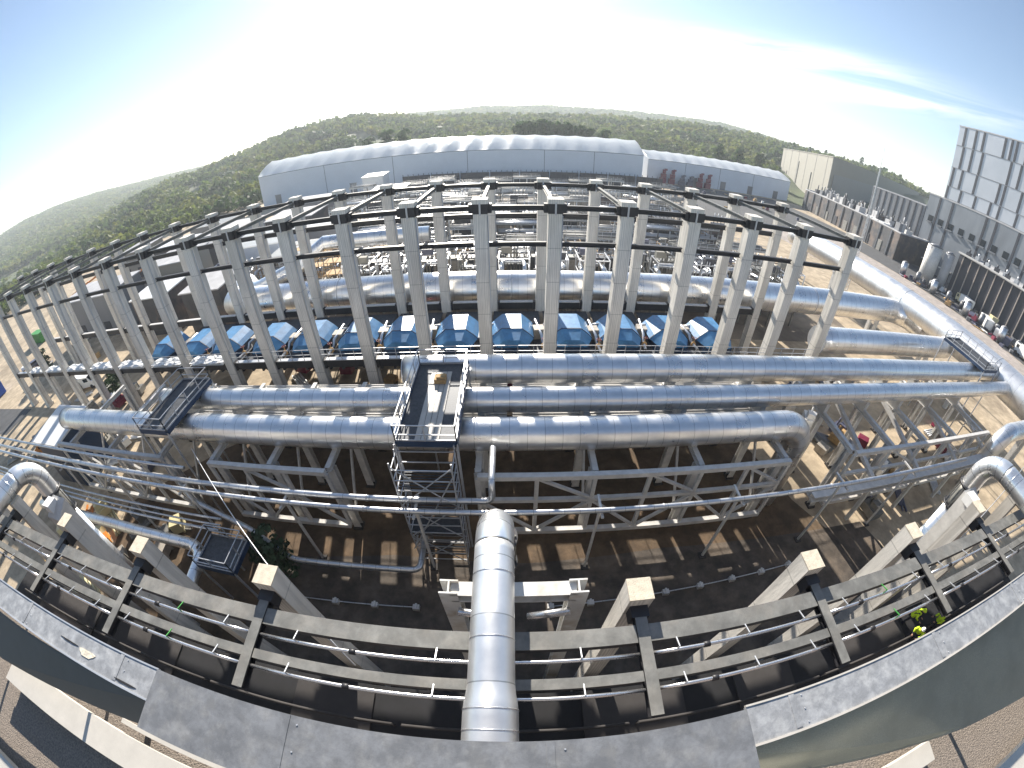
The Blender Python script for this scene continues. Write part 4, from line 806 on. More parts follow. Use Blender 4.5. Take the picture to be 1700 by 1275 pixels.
raked([(1.75, -.125, ZP-.055), (5.5, -.15, ZP-.055), (9, -.22, ZP-.055), (20, -.24, ZP-.055)], [(2.2, -.45, ZP-.66), (5.8, -1.22, ZP-.72), (9, -1.75, ZP-.75), (20, -1.9, ZP-.78)], M['mesh_panel'], 'parapet_lining', 'woven grey-green sloping inner lining of the right parapet')
ZR = 18.66
b = MB(); b.bb((-26, -6, ZR-.4), (26, -.02, ZR)); tag(b.build('gravel_roof', M['gravel'], origin=(0, -3, ZR)), 'gravel covered flat roof behind the parapet', 'roof')
def channel(name, x0, x1, y, z, w, h, m, label, cat='channel'):
    t = empty(name, (x0, y, ZR), label, cat); b = MB(); b.bb((0, -w/2, z-ZR-.03), (x1-x0, w/2, z-ZR)); b.bb((0, -w/2, z-ZR-h), (x1-x0, -w/2+.02, z-ZR-.03)); b.bb((0, w/2-.02, z-ZR-h), (x1-x0, w/2, z-ZR-.03)); b.build('channel', M[m], t)
    x = .2
    while x < x1-x0: b = MB(); b.bb((x, -w*.4, 0), (x+.12, w*.4, z-ZR-h)); b.build('foot', M['dark_panel'], t); x += 1.6
channel('cable_channel', -8.33, -2.5, -1.0, 19.0, .44, .14, 'cream', 'broad cream cable channel on the gravel roof at lower left')
channel('pipe_support_rail', -5.2, -2.0, -.62, 18.98, .07, .05, 'cream', 'slim cream rail on short feet beside the left parapet', 'rail')
channel('cable_channel', -12, -6.5, -2.62, 18.92, .42, .14, 'cream', 'second cream channel in the extreme lower left corner')
channel('cable_channel', 4.6, 5.5, -1.30, 18.9, .30, .14, 'cream', 'short cream channel below the right parapet lining')
channel('cable_channel', 6.2, 13, -2.5, 18.95, .5, .14, 'cream', 'cream channel in the extreme lower right corner')

# ================================================================== PEOPLE on the ledge
def person(loc, rz, label, bend=0.0, top='hivis', head='helmet', scale=1.0):
    t = empty('person', loc, label, 'person', None, rz)
    vs = [(0, 0, .92), (0, .02, 1.12), (0, .05+bend*.3, 1.36-bend*.05), (0, .06+bend*.45, 1.47-bend*.12), (0, .08+bend*.5, 1.55-bend*.15), (0, .09+bend*.55, 1.66-bend*.18),
          (-.10, 0, .88), (-.12, .06, .48), (-.12, -.02, .07), (-.12, .14, .03), (.10, 0, .88), (.12, -.02, .48), (.13, -.08, .07), (.13, .08, .03),
          (-.19, .05+bend*.35, 1.40-bend*.06), (-.27, .12+bend*.35, 1.14), (-.20, .34+bend*.3, 1.03), (-.17, .42+bend*.3, 1.02),
          (.19, .05+bend*.35, 1.40-bend*.06), (.28, .10+bend*.35, 1.13), (.22, .31+bend*.3, 1.0), (.19, .39+bend*.3, .99)]
    es = [(0, 1), (1, 2), (2, 3), (3, 4), (4, 5), (0, 6), (6, 7), (7, 8), (8, 9), (0, 10), (10, 11), (11, 12), (12, 13), (2, 14), (14, 15), (15, 16), (16, 17), (2, 18), (18, 19), (19, 20), (20, 21)]
    rad = [.15, .145, .16, .075, .06, .095, .095, .065, .045, .04, .095, .065, .045, .04, .065, .05, .04, .03, .065, .05, .04, .03]
    me = bpy.data.meshes.new('body'); me.from_pydata(vs, es, []); o = bpy.data.objects.new('body', me); COL.objects.link(o); o.parent = t
    md = o.modifiers.new('skin', 'SKIN'); 
    for i, r in enumerate(rad): me.skin_vertices[0].data[i].radius = (r, r*.85)
    me.skin_vertices[0].data[0].use_root = True; sb = o.modifiers.new('sub', 'SUBSURF'); sb.levels = 2; sb.render_levels = 2; me.materials.append(M['trousers'])
    hp = V(0, .09+bend*.55, 1.66-bend*.18)
    b = MB(); b.ball(hp, (.085, .10, .115), n=14, m=10); b.ball(hp+V(0, .10, -.01), (.018, .025, .03)); b.ball(hp+V(-.085, 0, 0), (.015, .03, .035)); b.ball(hp+V(.085, 0, 0), (.015, .03, .035)); b.build('face', M['skin'], t)
    b = MB()
    for s in (-1, 1): b = MB(); b.ball(hp+V(s*.035, .09, .02), .012); b.build('eye', M['skinD'], t)
    b = MB(); b.bar(hp+V(-.03, .092, -.055), hp+V(.03, .092, -.055), .012); b.build('mouth', M['skinD'], t)
    for s in (-1, 1):
        b = MB(); hb = V(s*(.17 if s < 0 else .19), .43+bend*.3, 1.02); b.ball(hb+V(0, .04, 0), (.04, .05, .02))
        for k in range(4): b.tube([hb+V(-.028+.019*k, .075, 0), hb+V(-.028+.019*k, .125-.006*abs(k-1.5), -.012), hb+V(-.026+.018*k, .155-.008*abs(k-1.5), -.04)], [.0095, .0085, .007], 6)
        b.tube([hb+V(-s*.035, .03, 0), hb+V(-s*.065, .07, -.01), hb+V(-s*.06, .1, -.03)], [.011, .009, .008], 6)
        b.build('hand', M['skin'], t)
    b = MB(); c1, c2, c3_ = V(0, .0, .88), V(0, .03+bend*.15, 1.14), V(0, .055+bend*.35, 1.42-bend*.06)
    n = 16; rings = ((c1, .19, .15), (c2, .185, .15), (c3_-V(0, 0, .06), .215, .155), (c3_+V(0, 0, .03), .17, .12), (c3_+V(0, .01, .07), .08, .08))
    for c, rx, ry in rings:
        for k in range(n): a = 2*math.pi*k/n; b.v.append((c.x+rx*math.cos(a), c.y+ry*math.sin(a), c.z))
    for i in range(len(rings)-1):
        for k in range(n): b.face([i*n+k, i*n+(k+1) % n, (i+1)*n+(k+1) % n, (i+1)*n+k], sm=True)
    for s in (-1, 1): b.tube([V(s*.19, .05+bend*.35, 1.41-bend*.06), V(s*.275, .11+bend*.35, 1.14), V(s*.215, .29+bend*.3, 1.035)], [.082, .066, .055], 10)
    b.build('jacket', M[top], t)
    b = MB(); n = 18
    for j, (rr, zz) in enumerate(((.135, .0), (.118, .012), (.112, .06), (.085, .105), (.04, .125), (.002, .13))):
        for k in range(n): a = 2*math.pi*k/n; b.v.append((hp.x+rr*math.cos(a)*.92, hp.y+rr*math.sin(a)*(1.12 if j else 1.2)+.005, hp.z+.035+zz))
    for j in range(5):
        for k in range(n): b.face([j*n+k, j*n+(k+1) % n, (j+1)*n+(k+1) % n, (j+1)*n+k], sm=True)
    b.build('helmet', M[head], t)
    return t
ZL = 6.105
for px, py, rz, lab, bend, hl in ((1536, 1040, 1.9, 'person in bright yellow jacket and white helmet bending over on the ledge', .5, 'helmet'), (1528, 1012, 3.6, 'person in pale yellow jacket behind the bright rail tube', .2, 'hivis'), (1570, 1022, 1.2, 'person in green-yellow jacket beside the end of the cantilever beam', .1, 'plantgreen')):
    p = at(px, py, z=ZL+1.4); person((p.x, max(.8, p.y), ZL-.1), rz, lab, bend, 'hivis', hl)
# ================================================================== PLANT YARD BEHIND THE COLUMNS
rowname = {47.5: 'nearest', 56: 'second', 65: 'third', 76: 'fourth', 90: 'fifth', 108: 'sixth', 130: 'farthest'}
def make_rack(w, h, seed, pm):
    rg = random.Random(seed); t = empty('pipe_rack', (0, 0, 0), '-', 'pipe rack', '-')
    b = MB(); lv = [h*.36, h*.68, h]
    for x in (-w/2, 0, w/2):
        for y in (-1.6, 1.6): b.bar((x, y, 0), (x, y, h+.1), .22)
        for z in lv: b.bar((x, -1.6, z), (x, 1.6, z), .2, .22)
    for y in (-1.6, 1.6):
        for z in lv: b.bar((-w/2, y, z), (w/2, y, z), .18, .2)
    b.bar((-w/2, -1.62, .2), (0, -1.62, lv[0]), .12); b.bar((w/2, 1.62, lv[0]), (0, 1.62, lv[1]), .12)
    b.build('frame', M[rg.choice(['white_steel', 'brown_steel', 'brown_steel', 'fin'])], t)
    for z in lv:
        b = MB(); y = -1.3
        while y < 1.3:
            r = rg.choice((.06, .09, .14, .2)); b.tube([(-w/2-.3, y, z+.12+r), (w/2+.3, y, z+.12+r)], r, 8)
            if rg.random() < .4: xx = rg.uniform(-w/3, w/3); b.tube([(xx, y, z+r), (xx, y, max(.2, z-2))], r*.8, 7)
            y += 2*r+rg.uniform(.06, .35)
        b.build('pipes', M[rg.choice(['pipe_small', 'rail', 'brown_steel', 'galv', pm])], t)
    b = MB(); rails(b, [V(-w/2, -1.7, h+.1), V(w/2, -1.7, h+.1)], r=.03); rails(b, [V(-w/2, 1.7, h+.1), V(w/2, 1.7, h+.1)], r=.03); b.build('railing', M['rail'], t)
    return t
def make_skid(seed, hb):
    rg = random.Random(seed); t = empty('pump_skid', (0, 0, 0), '-', 'pump skid', '-'); B = V(0, 0, hb)
    b = MB(); b.bb((-2.1, -1.7, hb), (2.1, 1.7, hb+.25))
    for k in range(5): b.bar((-2.1, -1.6+k*.8, hb-.12), (2.1, -1.6+k*.8, hb-.12), .14, .22)
    b.build('base', M[rg.choice(['grate', 'brown_steel', 'fin'])], t)
    for x in (-1.95, 1.95):
        for y in (-1.5, 1.5): b = MB(); b.bar((x, y, 0), (x, y, hb-.02), .22); b.build('leg', M['brown_steel'], t)
    b = MB(); b.tube([Vector(p)+B for p in bend_path([(-1.5, -1.2, .3), (-1.5, -1.2, 2.2), (-1.5, 1.0, 2.4), (1.3, 1.0, 2.4), (1.3, -1.3, 2.2), (1.3, -1.3, .3)], .5)], .26, 12); b.build('looped_pipe', M['pipe_small'], t)
    b = MB(); b.tube([B+V(-.9, .2, .8), B+V(.8, .2, .8)], .45, 14); b.tube([B+V(.8, .2, .8), B+V(1.1, .2, .8)], .25, 10); b.build('motor', M[rg.choice(['dblue', 'blue', 'timber', 'greywall', 'fin'])], t)
    b = MB()
    for x in (-1.9, 1.9):
        for y in (-1.5, 1.5): b.bar((x, y, hb+.25), (x, y, hb+3.6), .14)
    for z in (hb+1.9, hb+3.6):
        for y in (-1.5, 1.5): b.bar((-1.9, y, z), (1.9, y, z), .12)
        for x in (-1.9, 1.9): b.bar((x, -1.5, z), (x, 1.5, z), .12)
    b.build('frame', M[rg.choice(['rail', 'brown_steel', 'timber', 'fin'])], t)
    b = MB()
    for k in range(9): xx = -1.7+k*.42+rg.uniform(-.1, .1); zt = hb+rg.uniform(2.4, 4.6); b.tube(bend_path([(xx, 1.3, hb+.2), (xx, 1.3, zt), (xx, rg.uniform(-1, .8), zt)], .2, 3), rg.choice((.06, .08, .12)), 7)
    b.build('riser_pipes', M[rg.choice(['pipe_small', 'brown_steel', 'tan_grate', 'brown_steel'])], t)
    b = MB(); b.bb((-1.6, .5, hb+3.67), (-.2, 1.3, hb+4.5)); b.build('cabinet', M[rg.choice(['beige', 'fin', 'slate', 'greywall'])], t)
    b = MB(); rails(b, [B+V(-2.1, -1.7, .25), B+V(2.1, -1.7, .25)], r=.03); b.build('railing', M['rail'], t)
    return t
def make_bank(seed):
    rg = random.Random(seed); t = empty('switch_cabinet', (0, 0, 0), '-', 'cabinet', '-')
    b = MB(); b.bb((-2.2, -.7, .2), (2.2, .7, 6.8)); b.bb((-2.3, -.8, 0), (2.3, .8, .2)); b.build('body', M[['fin', 'darkwall', 'brown_steel'][seed % 3]], t)
    for k in range(4): b = MB(); b.bb((-2.1+k*1.05, -.745, .5), (-1.12+k*1.05, -.702, 6.4)); b.bar((-1.25+k*1.05, -.77, 2.8), (-1.25+k*1.05, -.77, 3.4), .05); b.build('door', M[['darkwall', 'grate', 'tan_grate'][seed % 3]], t)
    b = MB()
    for k in range(5): b.tube([(-1.8+k*.9, 0, 6.8), (-1.8+k*.9, 0, 8.2+rg.uniform(0, 1))], .09, 7); b.ball((-1.8+k*.9, 0, 8.0), .16, n=8, m=5)
    b.build('bushings', M['rail'], t); return t
def place(protos, spots, lab, group):
    for i, (x, y, z, rz) in enumerate(spots):
        p = protos[i % len(protos)]
        if i < len(protos): p.location = (x, y, z); p.rotation_euler = (0, 0, rz); p['label'] = lab(i); p['group'] = group
        else: dup(p, (x, y, z), lab(i), rz=rz, group=group)
def ordl(spots, i): return ORD[min(i+1, 24)]
ska = [make_skid(s, 4.7) for s in range(4)]; skb = [make_skid(10+s, 2.6) for s in range(4)]; skc = [make_skid(20+s, .6) for s in range(3)]; spl = {}
rows = [(48.0, -20, 44, 5.05), (56.5, -17, 47, 5.3), (70.0, -28, 44, 6.4), (86, -38, 48, 6.8)]
for (y, x0, x1, dx), rn in zip(rows, ('nearest row behind the wide pipe', 'second row behind the wide pipe', 'third row behind the wide pipe', 'farthest skid row of the yard')):
    xs = np.arange(x0, x1, dx); sp_ = []; names_ = []; spl[y] = (sp_, names_)
    for j, x in enumerate(xs): sp_.append((float(x)+random.uniform(-.3, .3), y+random.uniform(-.4, .4), .02, random.choice((0, 0, math.pi)))); names_.append(f'pump skid with looped pipe, {ORD[j+1]} from left in the {rn}')
place(ska, spl[48.0][0], lambda i: spl[48.0][1][i], 'pump skids in the nearest yard row')
x_ = [-52+j*4.6 for j in range(6)]
for j, x in enumerate(x_): spl[56.5][0].append((x, 59.5 if j < 3 else 57.5, .02, 0)); spl[56.5][1].append(f'pump skid with looped pipe beyond the left columns, {ORD[j+1]} from left among the sheds')
place(skb, spl[56.5][0], lambda i: spl[56.5][1][i], 'pump skids in the second yard row')
sc_ = spl[70.0][0]+spl[86][0]; nc_ = spl[70.0][1]+spl[86][1]
place(skc, sc_, lambda i: nc_[i], 'pump skids in the farther yard rows')
cb = [make_bank(s) for s in range(3)]; sb_ = [(-19+j*5.2+random.uniform(-.5, .5), 52.6, .02, 0) for j in range(13)]+[(-30+j*6.9, 81.5, .02, 0) for j in range(12)]+[(-36+j*7.6, 103, .02, 0) for j in range(12)]
place(cb, sb_, lambda i: (f'tall dark cabinet with bushings behind the nearest skids, {ORD[i+1]} from the left' if i < 13 else (f'tall dark cabinet among the middle pipe racks, {ORD[i-12]} from the left' if i < 25 else f'tall dark cabinet among the farther pipe racks, {ORD[i-24]} from the left')), 'dark switch cabinets in the plant yard')
for k, (x, y, hh) in enumerate(((-24, 50, 9.5), (-28.5, 54, 9.0), (-20.5, 60, 8.0), (-33, 58, 8.5))):
    t = empty('timber_scaffold', (x, y, 0), f'brown scaffold beyond the wide pipe, {ORD[(3, 2, 4, 1)[k]]} from the left', 'scaffold', 'brown scaffolds beyond the wide pipe')
    for xx in (-1.5, 0, 1.5):
        for yy in (-1, 1): b = MB(); b.bar((xx, yy, 0), (xx, yy, hh), .1); b.build('upright', M['brown_steel'], t)
    for j in range(5):
        z = 1.4+j*1.7; b = MB(); b.bb((-1.7, -1.1, z), (1.7, 1.1, z+.08)); b.bar((-1.7, -1.1, z+1), (1.7, -1.1, z+1), .07); b.build('lift', M['timber'], t)
    b = MB(); b.bar((-1.5, -1.08, .2), (1.5, -1.08, hh-.5), .07); b.build('brace', M['rail'], t)
rk = [make_rack(8.6, 6.2, 1, 'timber'), make_rack(8.6, 7.0, 2, 'fin'), make_rack(8.6, 5.4, 3, 'pipe_small')]; sp_ = []; names_ = []
for y, x0, n, rn in ((62.5, -24, 8, 'nearest line of racks'), (77.5, -26, 8, 'second line of racks'), (95, -40, 10, 'third line of racks'), (112, -44, 11, 'fourth line of racks'), (135, -50, 12, 'line of racks closest to the tents')):
    for j in range(n): sp_.append((x0+j*9.2, y, .02, 0)); names_.append(f'steel pipe rack, {ORD[j+1]} from the left in the {rn}')
place(rk, sp_, lambda i: names_[i], 'pipe racks in the plant yard')
# sheds, containers and loose goods
def make_container(m, L_=6.1, h=2.6):
    t = empty('shipping_container', (0, 0, 0), '-', 'container', None); b = MB(); b.bb((-L_/2, -1.2, .1), (L_/2, 1.2, h))
    k = 0
    x = -L_/2+.2
    while x < L_/2-.2: b.bb((x, -1.24, .25), (x+.14, 1.24, h-.12)); x += .3
    b.build('body', M[m], t); b = MB(); b.bb((L_/2, -1.1, .2), (L_/2+.05, -.02, h-.1)); b.bb((L_/2, .02, .2), (L_/2+.05, 1.1, h-.1))
    for y in (-.8, -.3, .3, .8): b.bar((L_/2+.08, y, .2), (L_/2+.08, y, h-.1), .04)
    b.build('door', M[m], t); b = MB(); b.bb((-L_/2-.02, -1.26, h), (L_/2+.02, 1.26, h+.08)); b.build('roof', M[m], t); return t
cont = [('white', -36, 52, 'white container beyond the left columns, closest to the kinked pipe'), ('white', -44, 69, 'white container standing alone left of the kinked pipe'), ('slate', -58, 64, 'slate container beyond the left part of the back row'), ('blue', -6, 101, 'blue container between the pipe racks'), ('white', -72, 58, 'white container at far left behind the back row'), ('greywall', -88, 72, 'grey container at far left near the orange machines'),
        ('bluecar', -104, 30, 'bright blue container at the left edge beside the asphalt road'), ('yellow', 137, 60, 'pale yellow container in the right-hand yard'), ('white', 128, 57, 'white container in the right-hand yard'), ('red', 139, 46, 'dark red container at the right edge of the picture'), ('green', -118, 52, 'small green container at the far left edge')]
for i, (m, x, y, lab) in enumerate(cont):
    c = make_container(m); c.location = (x, y, .02); c.rotation_euler = (0, 0, random.uniform(-.25, .25) if x < 90 else .9); c['label'] = lab
def shed(x, y, w, d, h, m, rm, label, rz=0, openm=None):
    t = empty('shed', (x, y, 0), label, 'shed', None, rz); b = MB(); b.hexa([(-w/2, -d/2, 0), (w/2, -d/2, 0), (w/2, d/2, 0), (-w/2, d/2, 0), (-w/2, -d/2, h), (w/2, -d/2, h), (w/2, d/2, h+.5), (-w/2, d/2, h+.5)]); b.build('wall', M[m], t)
    b = MB(); b.hexa([(-w/2-.3, -d/2-.3, h+.003), (w/2+.3, -d/2-.3, h+.003), (w/2+.3, d/2+.3, h+.55), (-w/2-.3, d/2+.3, h+.55), (-w/2-.3, -d/2-.3, h+.2), (w/2+.3, -d/2-.3, h+.2), (w/2+.3, d/2+.3, h+.75), (-w/2-.3, d/2+.3, h+.75)]); b.build('roof', M[rm], t)
    for f in (-.25, .25): b = MB(); b.bb((w*f-1.2, -d/2-.06, 0), (w*f+1.2, -d/2+.02, min(h-.5, 3.2))); b.build('door', M[openm or 'fin'], t)
shed(-46, 49, 8, 7, 7.5, 'darkwall', 'roof', 'dark shed close behind the back row left of centre')
shed(-61, 51, 9, 7, 7.0, 'darkwall', 'white', 'dark shed with a white roof behind the left columns')
shed(-70, 66, 12, 9, 8.5, 'beige', 'roof', 'beige shed beyond the left columns')
shed(-84, 54, 20, 9, 8.6, 'greywall', 'roof', 'long grey shed at the far left behind the columns')
shed(-52, 74, 14, 10, 7.0, 'tent_wall', 'tent', 'white fabric shed left of the pipe racks')
shed(-38, 64, 8, 6, 6.5, 'white', 'tent', 'small white shed beside the kinked pipe')
shed(-50, 150, 8, 8, 9, 'white', 'white', 'white box-shaped shed in front of the long tent')
shed(-76, 95, 16, 12, 7, 'roof', 'roof', 'low pale shed far left of the pipe racks')
for i, (x, y, w, d, hh, m, rm) in enumerate(((-40, 82, 12, 8, 6.5, 'greywall', 'white'), (-56, 98, 14, 10, 7, 'darkwall', 'roof'), (-36, 120, 10, 9, 7.5, 'beige', 'white'), (-64, 120, 16, 10, 7, 'greywall', 'roof'), (-92, 88, 14, 9, 7, 'darkwall', 'white'), (-112, 92, 12, 10, 8, 'beige', 'roof'), (-100, 118, 18, 10, 6, 'greywall', 'tent'), (-74, 78, 9, 7, 6.5, 'darkwall', 'tent'))):
    shed(x, y, w, d, hh, m, rm, {'greywall': 'grey', 'darkwall': 'dark', 'beige': 'beige'}[m]+' shed with a '+{'white': 'white', 'roof': 'grey', 'tent': 'fabric'}[rm]+' roof in the far left yard'+('', ' beside the racks', ' near the racks', ' in the middle', ', left of centre', ' behind the cranes', ' nearest the woods', ' close to columns')[i], random.uniform(-.15, .15))
for i in range(1, 8):
    x0, x1 = FX[i]+.7, FX[i+1]-.7; b = MB(); nx, ny = 14, 5
    for a in range(nx+1):
        for c in range(ny+1): b.v.append((x0+(x1-x0)*a/nx, YF-.55+1.5*c/ny, ZD+.02+.22*abs(math.sin(a*1.3+i)*math.cos(c*1.1+a*.5))+(.1 if 0 < c < ny else 0)))
    for a in range(nx):
        for c in range(ny): b.face([a*(ny+1)+c, (a+1)*(ny+1)+c, (a+1)*(ny+1)+c+1, a*(ny+1)+c+1], sm=False)
    n0 = len(b.v); b.v += [(x0, YF-.55, ZD-.1), (x1, YF-.55, ZD-.1), (x1, YF+.95, ZD-.1), (x0, YF+.95, ZD-.1)]; b.face([n0+3, n0+2, n0+1, n0])
    tag(b.build('tarpaulin', M['white'], origin=(x0, YF, ZD)), f'crumpled white tarpaulin on the deck beam between the {ORD[i+1]} and {ORD[i+2]} front-row columns', 'tarpaulin', 'white tarpaulins on the left deck beams')
# orange cranes
def crane(x, y, rz, label, s=1.0):
    t = empty('mobile_crane', (x, y, 0), label, 'crane', 'orange machines at the far left', rz); t.scale = (s, s, s)
    b = MB(); b.bb((-4, -1.25, .9), (4, 1.25, 1.7)); b.bb((-3.6, -1.2, 1.7), (.6, 1.2, 3.2)); b.build('body', M['orange'], t)
    b = MB(); b.hexa([(1.2, -1.15, 1.7), (3.4, -1.15, 1.7), (3.4, 1.15, 1.7), (1.2, 1.15, 1.7), (1.4, -1.1, 3.4), (2.9, -1.1, 3.4), (2.9, 1.1, 3.4), (1.4, 1.1, 3.4)]); b.build('cab', M['orange'], t)
    b = MB(); b.bb((3.2, -1.0, 2.3), (3.35, 1.0, 3.1)); b.bb((1.6, -1.17, 2.3), (2.8, 1.17, 3.1)); b.build('window', M['glass'], t)
    b = MB(); b.bar((-2.6, 0, 3.4), (4.6, 0, 5.2), .7, .8); b.bar((4.4, 0, 5.15), (8.2, 0, 6.1), .5, .55); b.build('boom', M['orange'], t)
    for xx in (-3, -1.6, 1.6, 3):
        for yy in (-1.2, 1.2): b = MB(); b.tube([(xx, yy-.2, .65), (xx, yy+.2, .65)], .65, 14); b.build('wheel', M['rubber'], t)
crane(-112, 66, .3, 'orange mobile crane at the far left, nearest the back column row'); crane(-126, 74, .5, 'orange mobile crane at the left edge, leftmost of the orange machines'); crane(-98, 72, .2, 'orange mobile crane at the far left, rightmost of the orange machines')
# vans and trucks
def vehicle(x, y, rz, m, label, kind='van'):
    t = empty('van' if kind == 'van' else ('truck' if kind == 'truck' else 'car'), (x, y, .02), label, kind, None, rz); b = MB()
    if kind == 'car':
        prof = [(-2.1, .35), (2.1, .35), (2.15, .75), (1.3, .92), (.7, 1.42), (-1.2, 1.45), (-2.0, .95), (-2.15, .8)]; b.prism([(p[0], p[1]) for p in prof], (0, -.86, 0), (0, .86, 0)); gl = (-1.0, .6, .98, 1.36, .875); wr, wx = .32, 1.3
    elif kind == 'van':
        prof = [(-2.6, .4), (2.6, .4), (2.65, 1.0), (2.0, 1.25), (1.4, 2.1), (-2.5, 2.2), (-2.65, 1.9)]; b.prism([(p[0], p[1]) for p in prof], (0, -.98, 0), (0, .98, 0)); gl = (.4, 1.4, 1.3, 1.9, .99); wr, wx = .36, 1.7
    else:
        b.bb((1.6, -1.2, .7), (3.6, 1.2, 2.9)); b.bb((-3.6, -1.15, .7), (3.6, 1.15, 1.0)); gl = (2.2, 3.2, 1.8, 2.6, 1.22); wr, wx = .5, 2.5
    b.build('body', M[m], t)
    if kind == 'truck': b = MB(); b.bb((-3.6, -1.25, 1.02), (1.5, 1.25, 3.3)); b.build('load_box', M['white'], t)
    b = MB(); b.bb((gl[0], -gl[4], gl[2]), (gl[1], gl[4], gl[3])); b.build('side_window', M['glass'], t)
    b = MB()
    if kind == 'truck': b.bb((3.58, -1.0, 1.8), (3.64, 1.0, 2.7))
    else: a_, c_ = (prof[3], prof[4]); b.bar((a_[0]-.03, 0, a_[1]+.05), (c_[0]+.03, 0, c_[1]-.03), gl[4]*1.7, .03, up=(1, 0, 1))
    b.build('windscreen', M['glass'], t)
    for sx_ in (-wx, wx):
        for sy_ in (-1, 1): b = MB(); yy = sy_*(gl[4]-.1); b.tube([(sx_, yy-.11, wr), (sx_, yy+.11, wr)], wr, 14); b.build('wheel', M['rubber'], t)
    return t
vl = [(127, 61.5, .2, 'slate', 'dark car in the right yard, upper end of the parked line', 'car'), (126.5, 51.5, .3, 'white', 'white van parked in the middle of the line in the right yard', 'van'), (124.5, 47.0, .25, 'slate', 'dark van parked nearest the header pipe in the right yard', 'van'), (124, 40.5, 1.3, 'white', 'white truck at the right edge of the yard', 'truck'), (122.5, 36, .2, 'white', 'white van at the right edge, below the white truck', 'van'), (133, 69, 1.2, 'yellow', 'pale yellow truck farthest back in the right yard', 'truck'),
      (-66, 32.5, .3, 'white', 'white van between the legs of the left columns', 'van'), (-100, 40, 1.2, 'slate', 'dark car beside the asphalt road at the far left', 'car'), (-54, 22, .2, 'slate', 'dark truck beyond the left end of the front large pipe', 'truck'), (-60, 19, .5, 'orange', 'orange car under the thin pipes at the left edge', 'car')]
for v in vl: vehicle(v[0], v[1], v[2], v[3], v[4], v[5])
for k in range(12):
    x, y = 121.8+(k % 3)*2.9, 88-k*4.4; r_ = (1.1, .8, 1.3)[k % 3]; hh = (4.2, 3.0, 2.4)[k % 3]
    t = empty('storage_tank', (x, y, .02), f'small {("silver", "grey", "dark")[k % 3]} tank beside the road in the right yard, {ORD[k+1]} from the far end', 'tank', 'small tanks beside the right road')
    b = MB(); b.tube([(0, 0, .3), (0, 0, hh)], r_, 18); b.build('shell', M[('pipe_small', 'greywall', 'fin')[k % 3]], t); b = MB(); b.tube([(0, 0, hh+.002), (0, 0, hh+.4)], [r_*.98, r_*.2], 18); b.build('lid', M['greywall'], t)
    for a in (0, 2.1, 4.2): b = MB(); b.bar((math.cos(a)*r_*.8, math.sin(a)*r_*.8, 0), (math.cos(a)*r_*.8, math.sin(a)*r_*.8, .3), .15); b.build('foot', M['rail'], t)
# flat-topped cabin beside the left end of the front pipe
shed(-47.5, 17.5, 6, 5, 5.8, 'dblue', 'white', 'dark cabin with a pale flat roof at the left end of the front large pipe', .0)
# loose building goods on the ground, in groups
def goods(n, cx, cy, rx, ry, lab, group, seed, mats):
    rg = random.Random(seed)
    for i in range(n):
        x, y = cx+rg.uniform(-rx, rx), cy+rg.uniform(-ry, ry); b = MB(); k = rg.randint(0, 3)
        if k == 0:
            for j in range(rg.randint(3, 6)): b.bar((-rg.uniform(1, 2), j*.22, .12), (rg.uniform(1, 2), j*.22, .12), .16, .16)
            nm_ = 'timber_stack'; ct = 'timber stack'
        elif k == 1: b.bb((-.6, -.5, .15), (.6, .5, rg.uniform(.6, 1.2))); b.bb((-.6, -.5, 0), (.6, -.35, .145)); b.bb((-.6, .35, 0), (.6, .5, .145)); nm_ = 'pallet_load'; ct = 'pallet load'
        elif k == 2:
            for j in range(4): b.tube([(-1.8, j*.3-.4, .16), (1.8, j*.3-.4, .16)], .14, 8)
            nm_ = 'pipe_bundle'; ct = 'pipe bundle'
        else:
            b.bb((-.9, -.7, .2), (.9, .7, 1.0)); b.bb((-.6, -.5, 1.0), (.2, .5, 1.6)); b.tube([(.5, 0, 1.0), (.5, 0, 1.9)], .1, 8); nm_ = 'generator_set'; ct = 'generator'
        o_ = b.build(nm_, M[mats[rg.randrange(len(mats))]], origin=(0, 0, 0)); o_.location = (x, y, .03); o_.rotation_euler = (0, 0, rg.uniform(0, 3)); tag(o_, {0: 'stack of planks', 1: 'loaded pallet', 2: 'bundle of pipes', 3: 'small machine'}[k]+' '+lab, ct, group)
allm = ['timber', 'white', 'greywall', 'tan_grate', 'brown_steel', 'red', 'slate', 'rail', 'beige']
goods(34, -52, 24, 16, 8, 'lying on the sandy ground below the left columns', 'building goods below the left columns', 1, allm)
goods(22, -36, 9, 9, 4, 'lying on the ground at lower left behind the thin pipes', 'building goods at lower left', 2, ['timber', 'orange', 'tan_grate', 'yellow', 'brown_steel'])
goods(22, 41, 20, 12, 7, 'lying under the right end of the pipe bridge', 'building goods under the right bridge', 3, allm)
goods(110, 131, 62, 12, 26, 'lying in the right-hand yard before the louvred wall', 'building goods in the right yard', 4, ['slate', 'fin', 'greywall', 'red', 'timber', 'greywall', 'brown_steel', 'white'])
goods(40, 2, 33, 40, 3.0, 'lying under the deck of the tall columns', 'building goods under the deck', 5, allm)
goods(40, 100, 155, 28, 34, 'lying on the far asphalt lot below the lower tent', 'building goods on the far lot', 6, ['timber', 'white', 'beige', 'red', 'slate'])
goods(45, 5, 158, 70, 10, 'lying along the foot of the long tent', 'building goods along the long tent', 7, ['slate', 'slate', 'timber', 'white', 'fin'])
goods(60, -75, 62, 34, 24, 'lying in the far left yard', 'building goods in the far left yard', 8, allm)
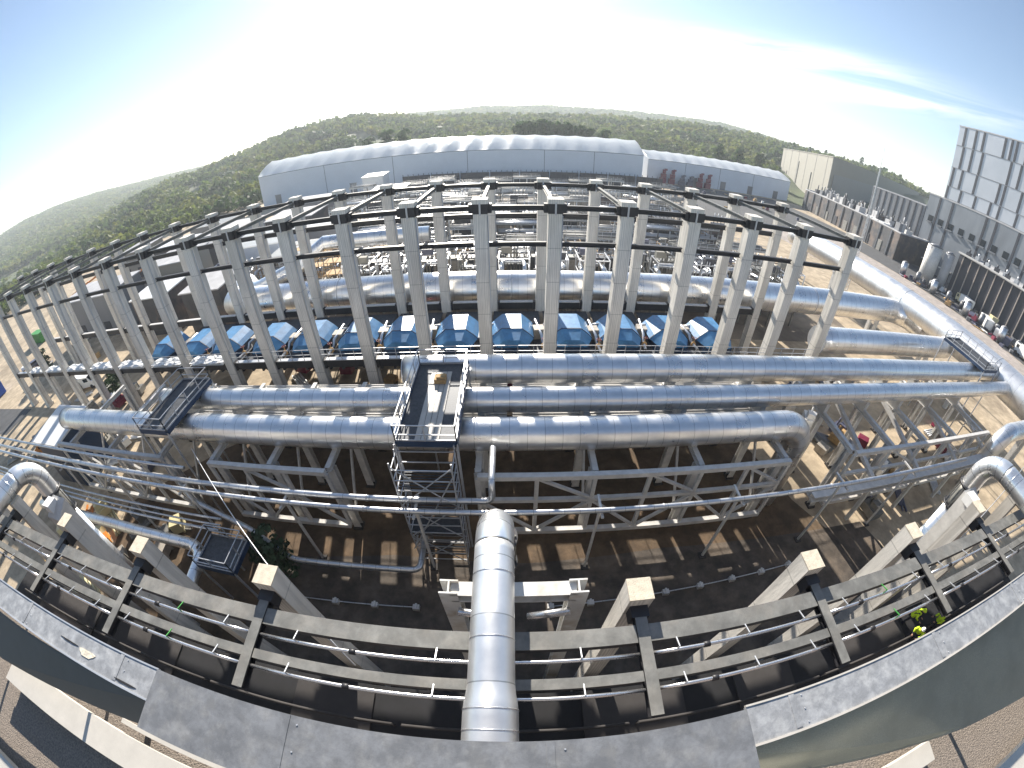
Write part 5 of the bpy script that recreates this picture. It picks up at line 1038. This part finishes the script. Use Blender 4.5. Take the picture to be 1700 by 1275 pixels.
# dark fence line at the foot of the long tent
for j in range(9):
    x = -45+j*12.2; b = MB(); b.bb((x, 170, 0), (x+11.8, 170.2, 5.3))
    for k in range(6): b.bar((x+.3+k*2.2, 169.9, 0), (x+.3+k*2.2, 169.9, 6.1), .18)
    tag(b.build('site_fence', M['fin'], origin=(x, 170, 0)), f'black screened fence panel before the long tent, {ORD[j+1]} from the left', 'fence', 'black fence panels before the long tent')
# plants at the foot of the lower left platform
for i, (x, y, h, lab) in enumerate(((-15.6, 10.6, 4.6, 'dark green bushy tree beside the small dark platform at lower left'), (-54, 30, 4.0, 'dark green bush between the left columns'), (-58, 33, 3.4, 'smaller dark bush left of the bush between the left columns'), (-88, 37, 5, 'dark green tree beside the blue container at the left edge'))):
    t = empty('bushy_tree', (x, y, 0), lab, 'tree'); b = MB(); b.tube([(0, 0, 0), (.05, 0, h*.7)], [h*.03, h*.01], 6); b.build('trunk', M['trunk'], t)
    PP = np.array([(math.cos(k*2.4)*h*.14, math.sin(k*2.4)*h*.14, h*(.05+.1*k)) for k in range(7)]); quads_mesh('crown', crowns(PP, np.full(7, h*.2), np.full(7, h*.35), 90, np.random.default_rng(90+i), .17), M['plantgreen'], t)
# cables hanging from the roof
for k, (p, q, lab) in enumerate(((at(318, 745, z=9.0), at(590, 1105, z=10.5), 'thin cable slanting down past the third foreground column'), (at(1700, 775, z=12), at(1500, 980, z=9), 'thin cable slanting behind the right foreground columns'))):
    b = MB(); b.tube(lin(p, q, 6), .025, 6); tag(b.build('hanging_cable', M['rail'], origin=p), lab, 'cable', 'cables slanting past the foreground columns')
# ------------------------------------------------------------------ haze in the air over the whole site
HAZE = 0.00030
if HAZE:
    b = MB(); b.bb((-2300, -200, -2.5), (2300, 2400, 150)); m = bpy.data.materials.new('haze_air'); m.use_nodes = True; n = m.node_tree.nodes; n.clear()
    out = n.new('ShaderNodeOutputMaterial'); pv = n.new('ShaderNodeVolumePrincipled'); pv.inputs['Color'].default_value = (.85, .92, 1, 1); pv.inputs['Density'].default_value = HAZE; pv.inputs['Anisotropy'].default_value = .3
    m.node_tree.links.new(pv.outputs[0], out.inputs['Volume']); tag(b.build('haze', m), 'thin bluish haze lying over the hills', 'haze', kind='stuff')
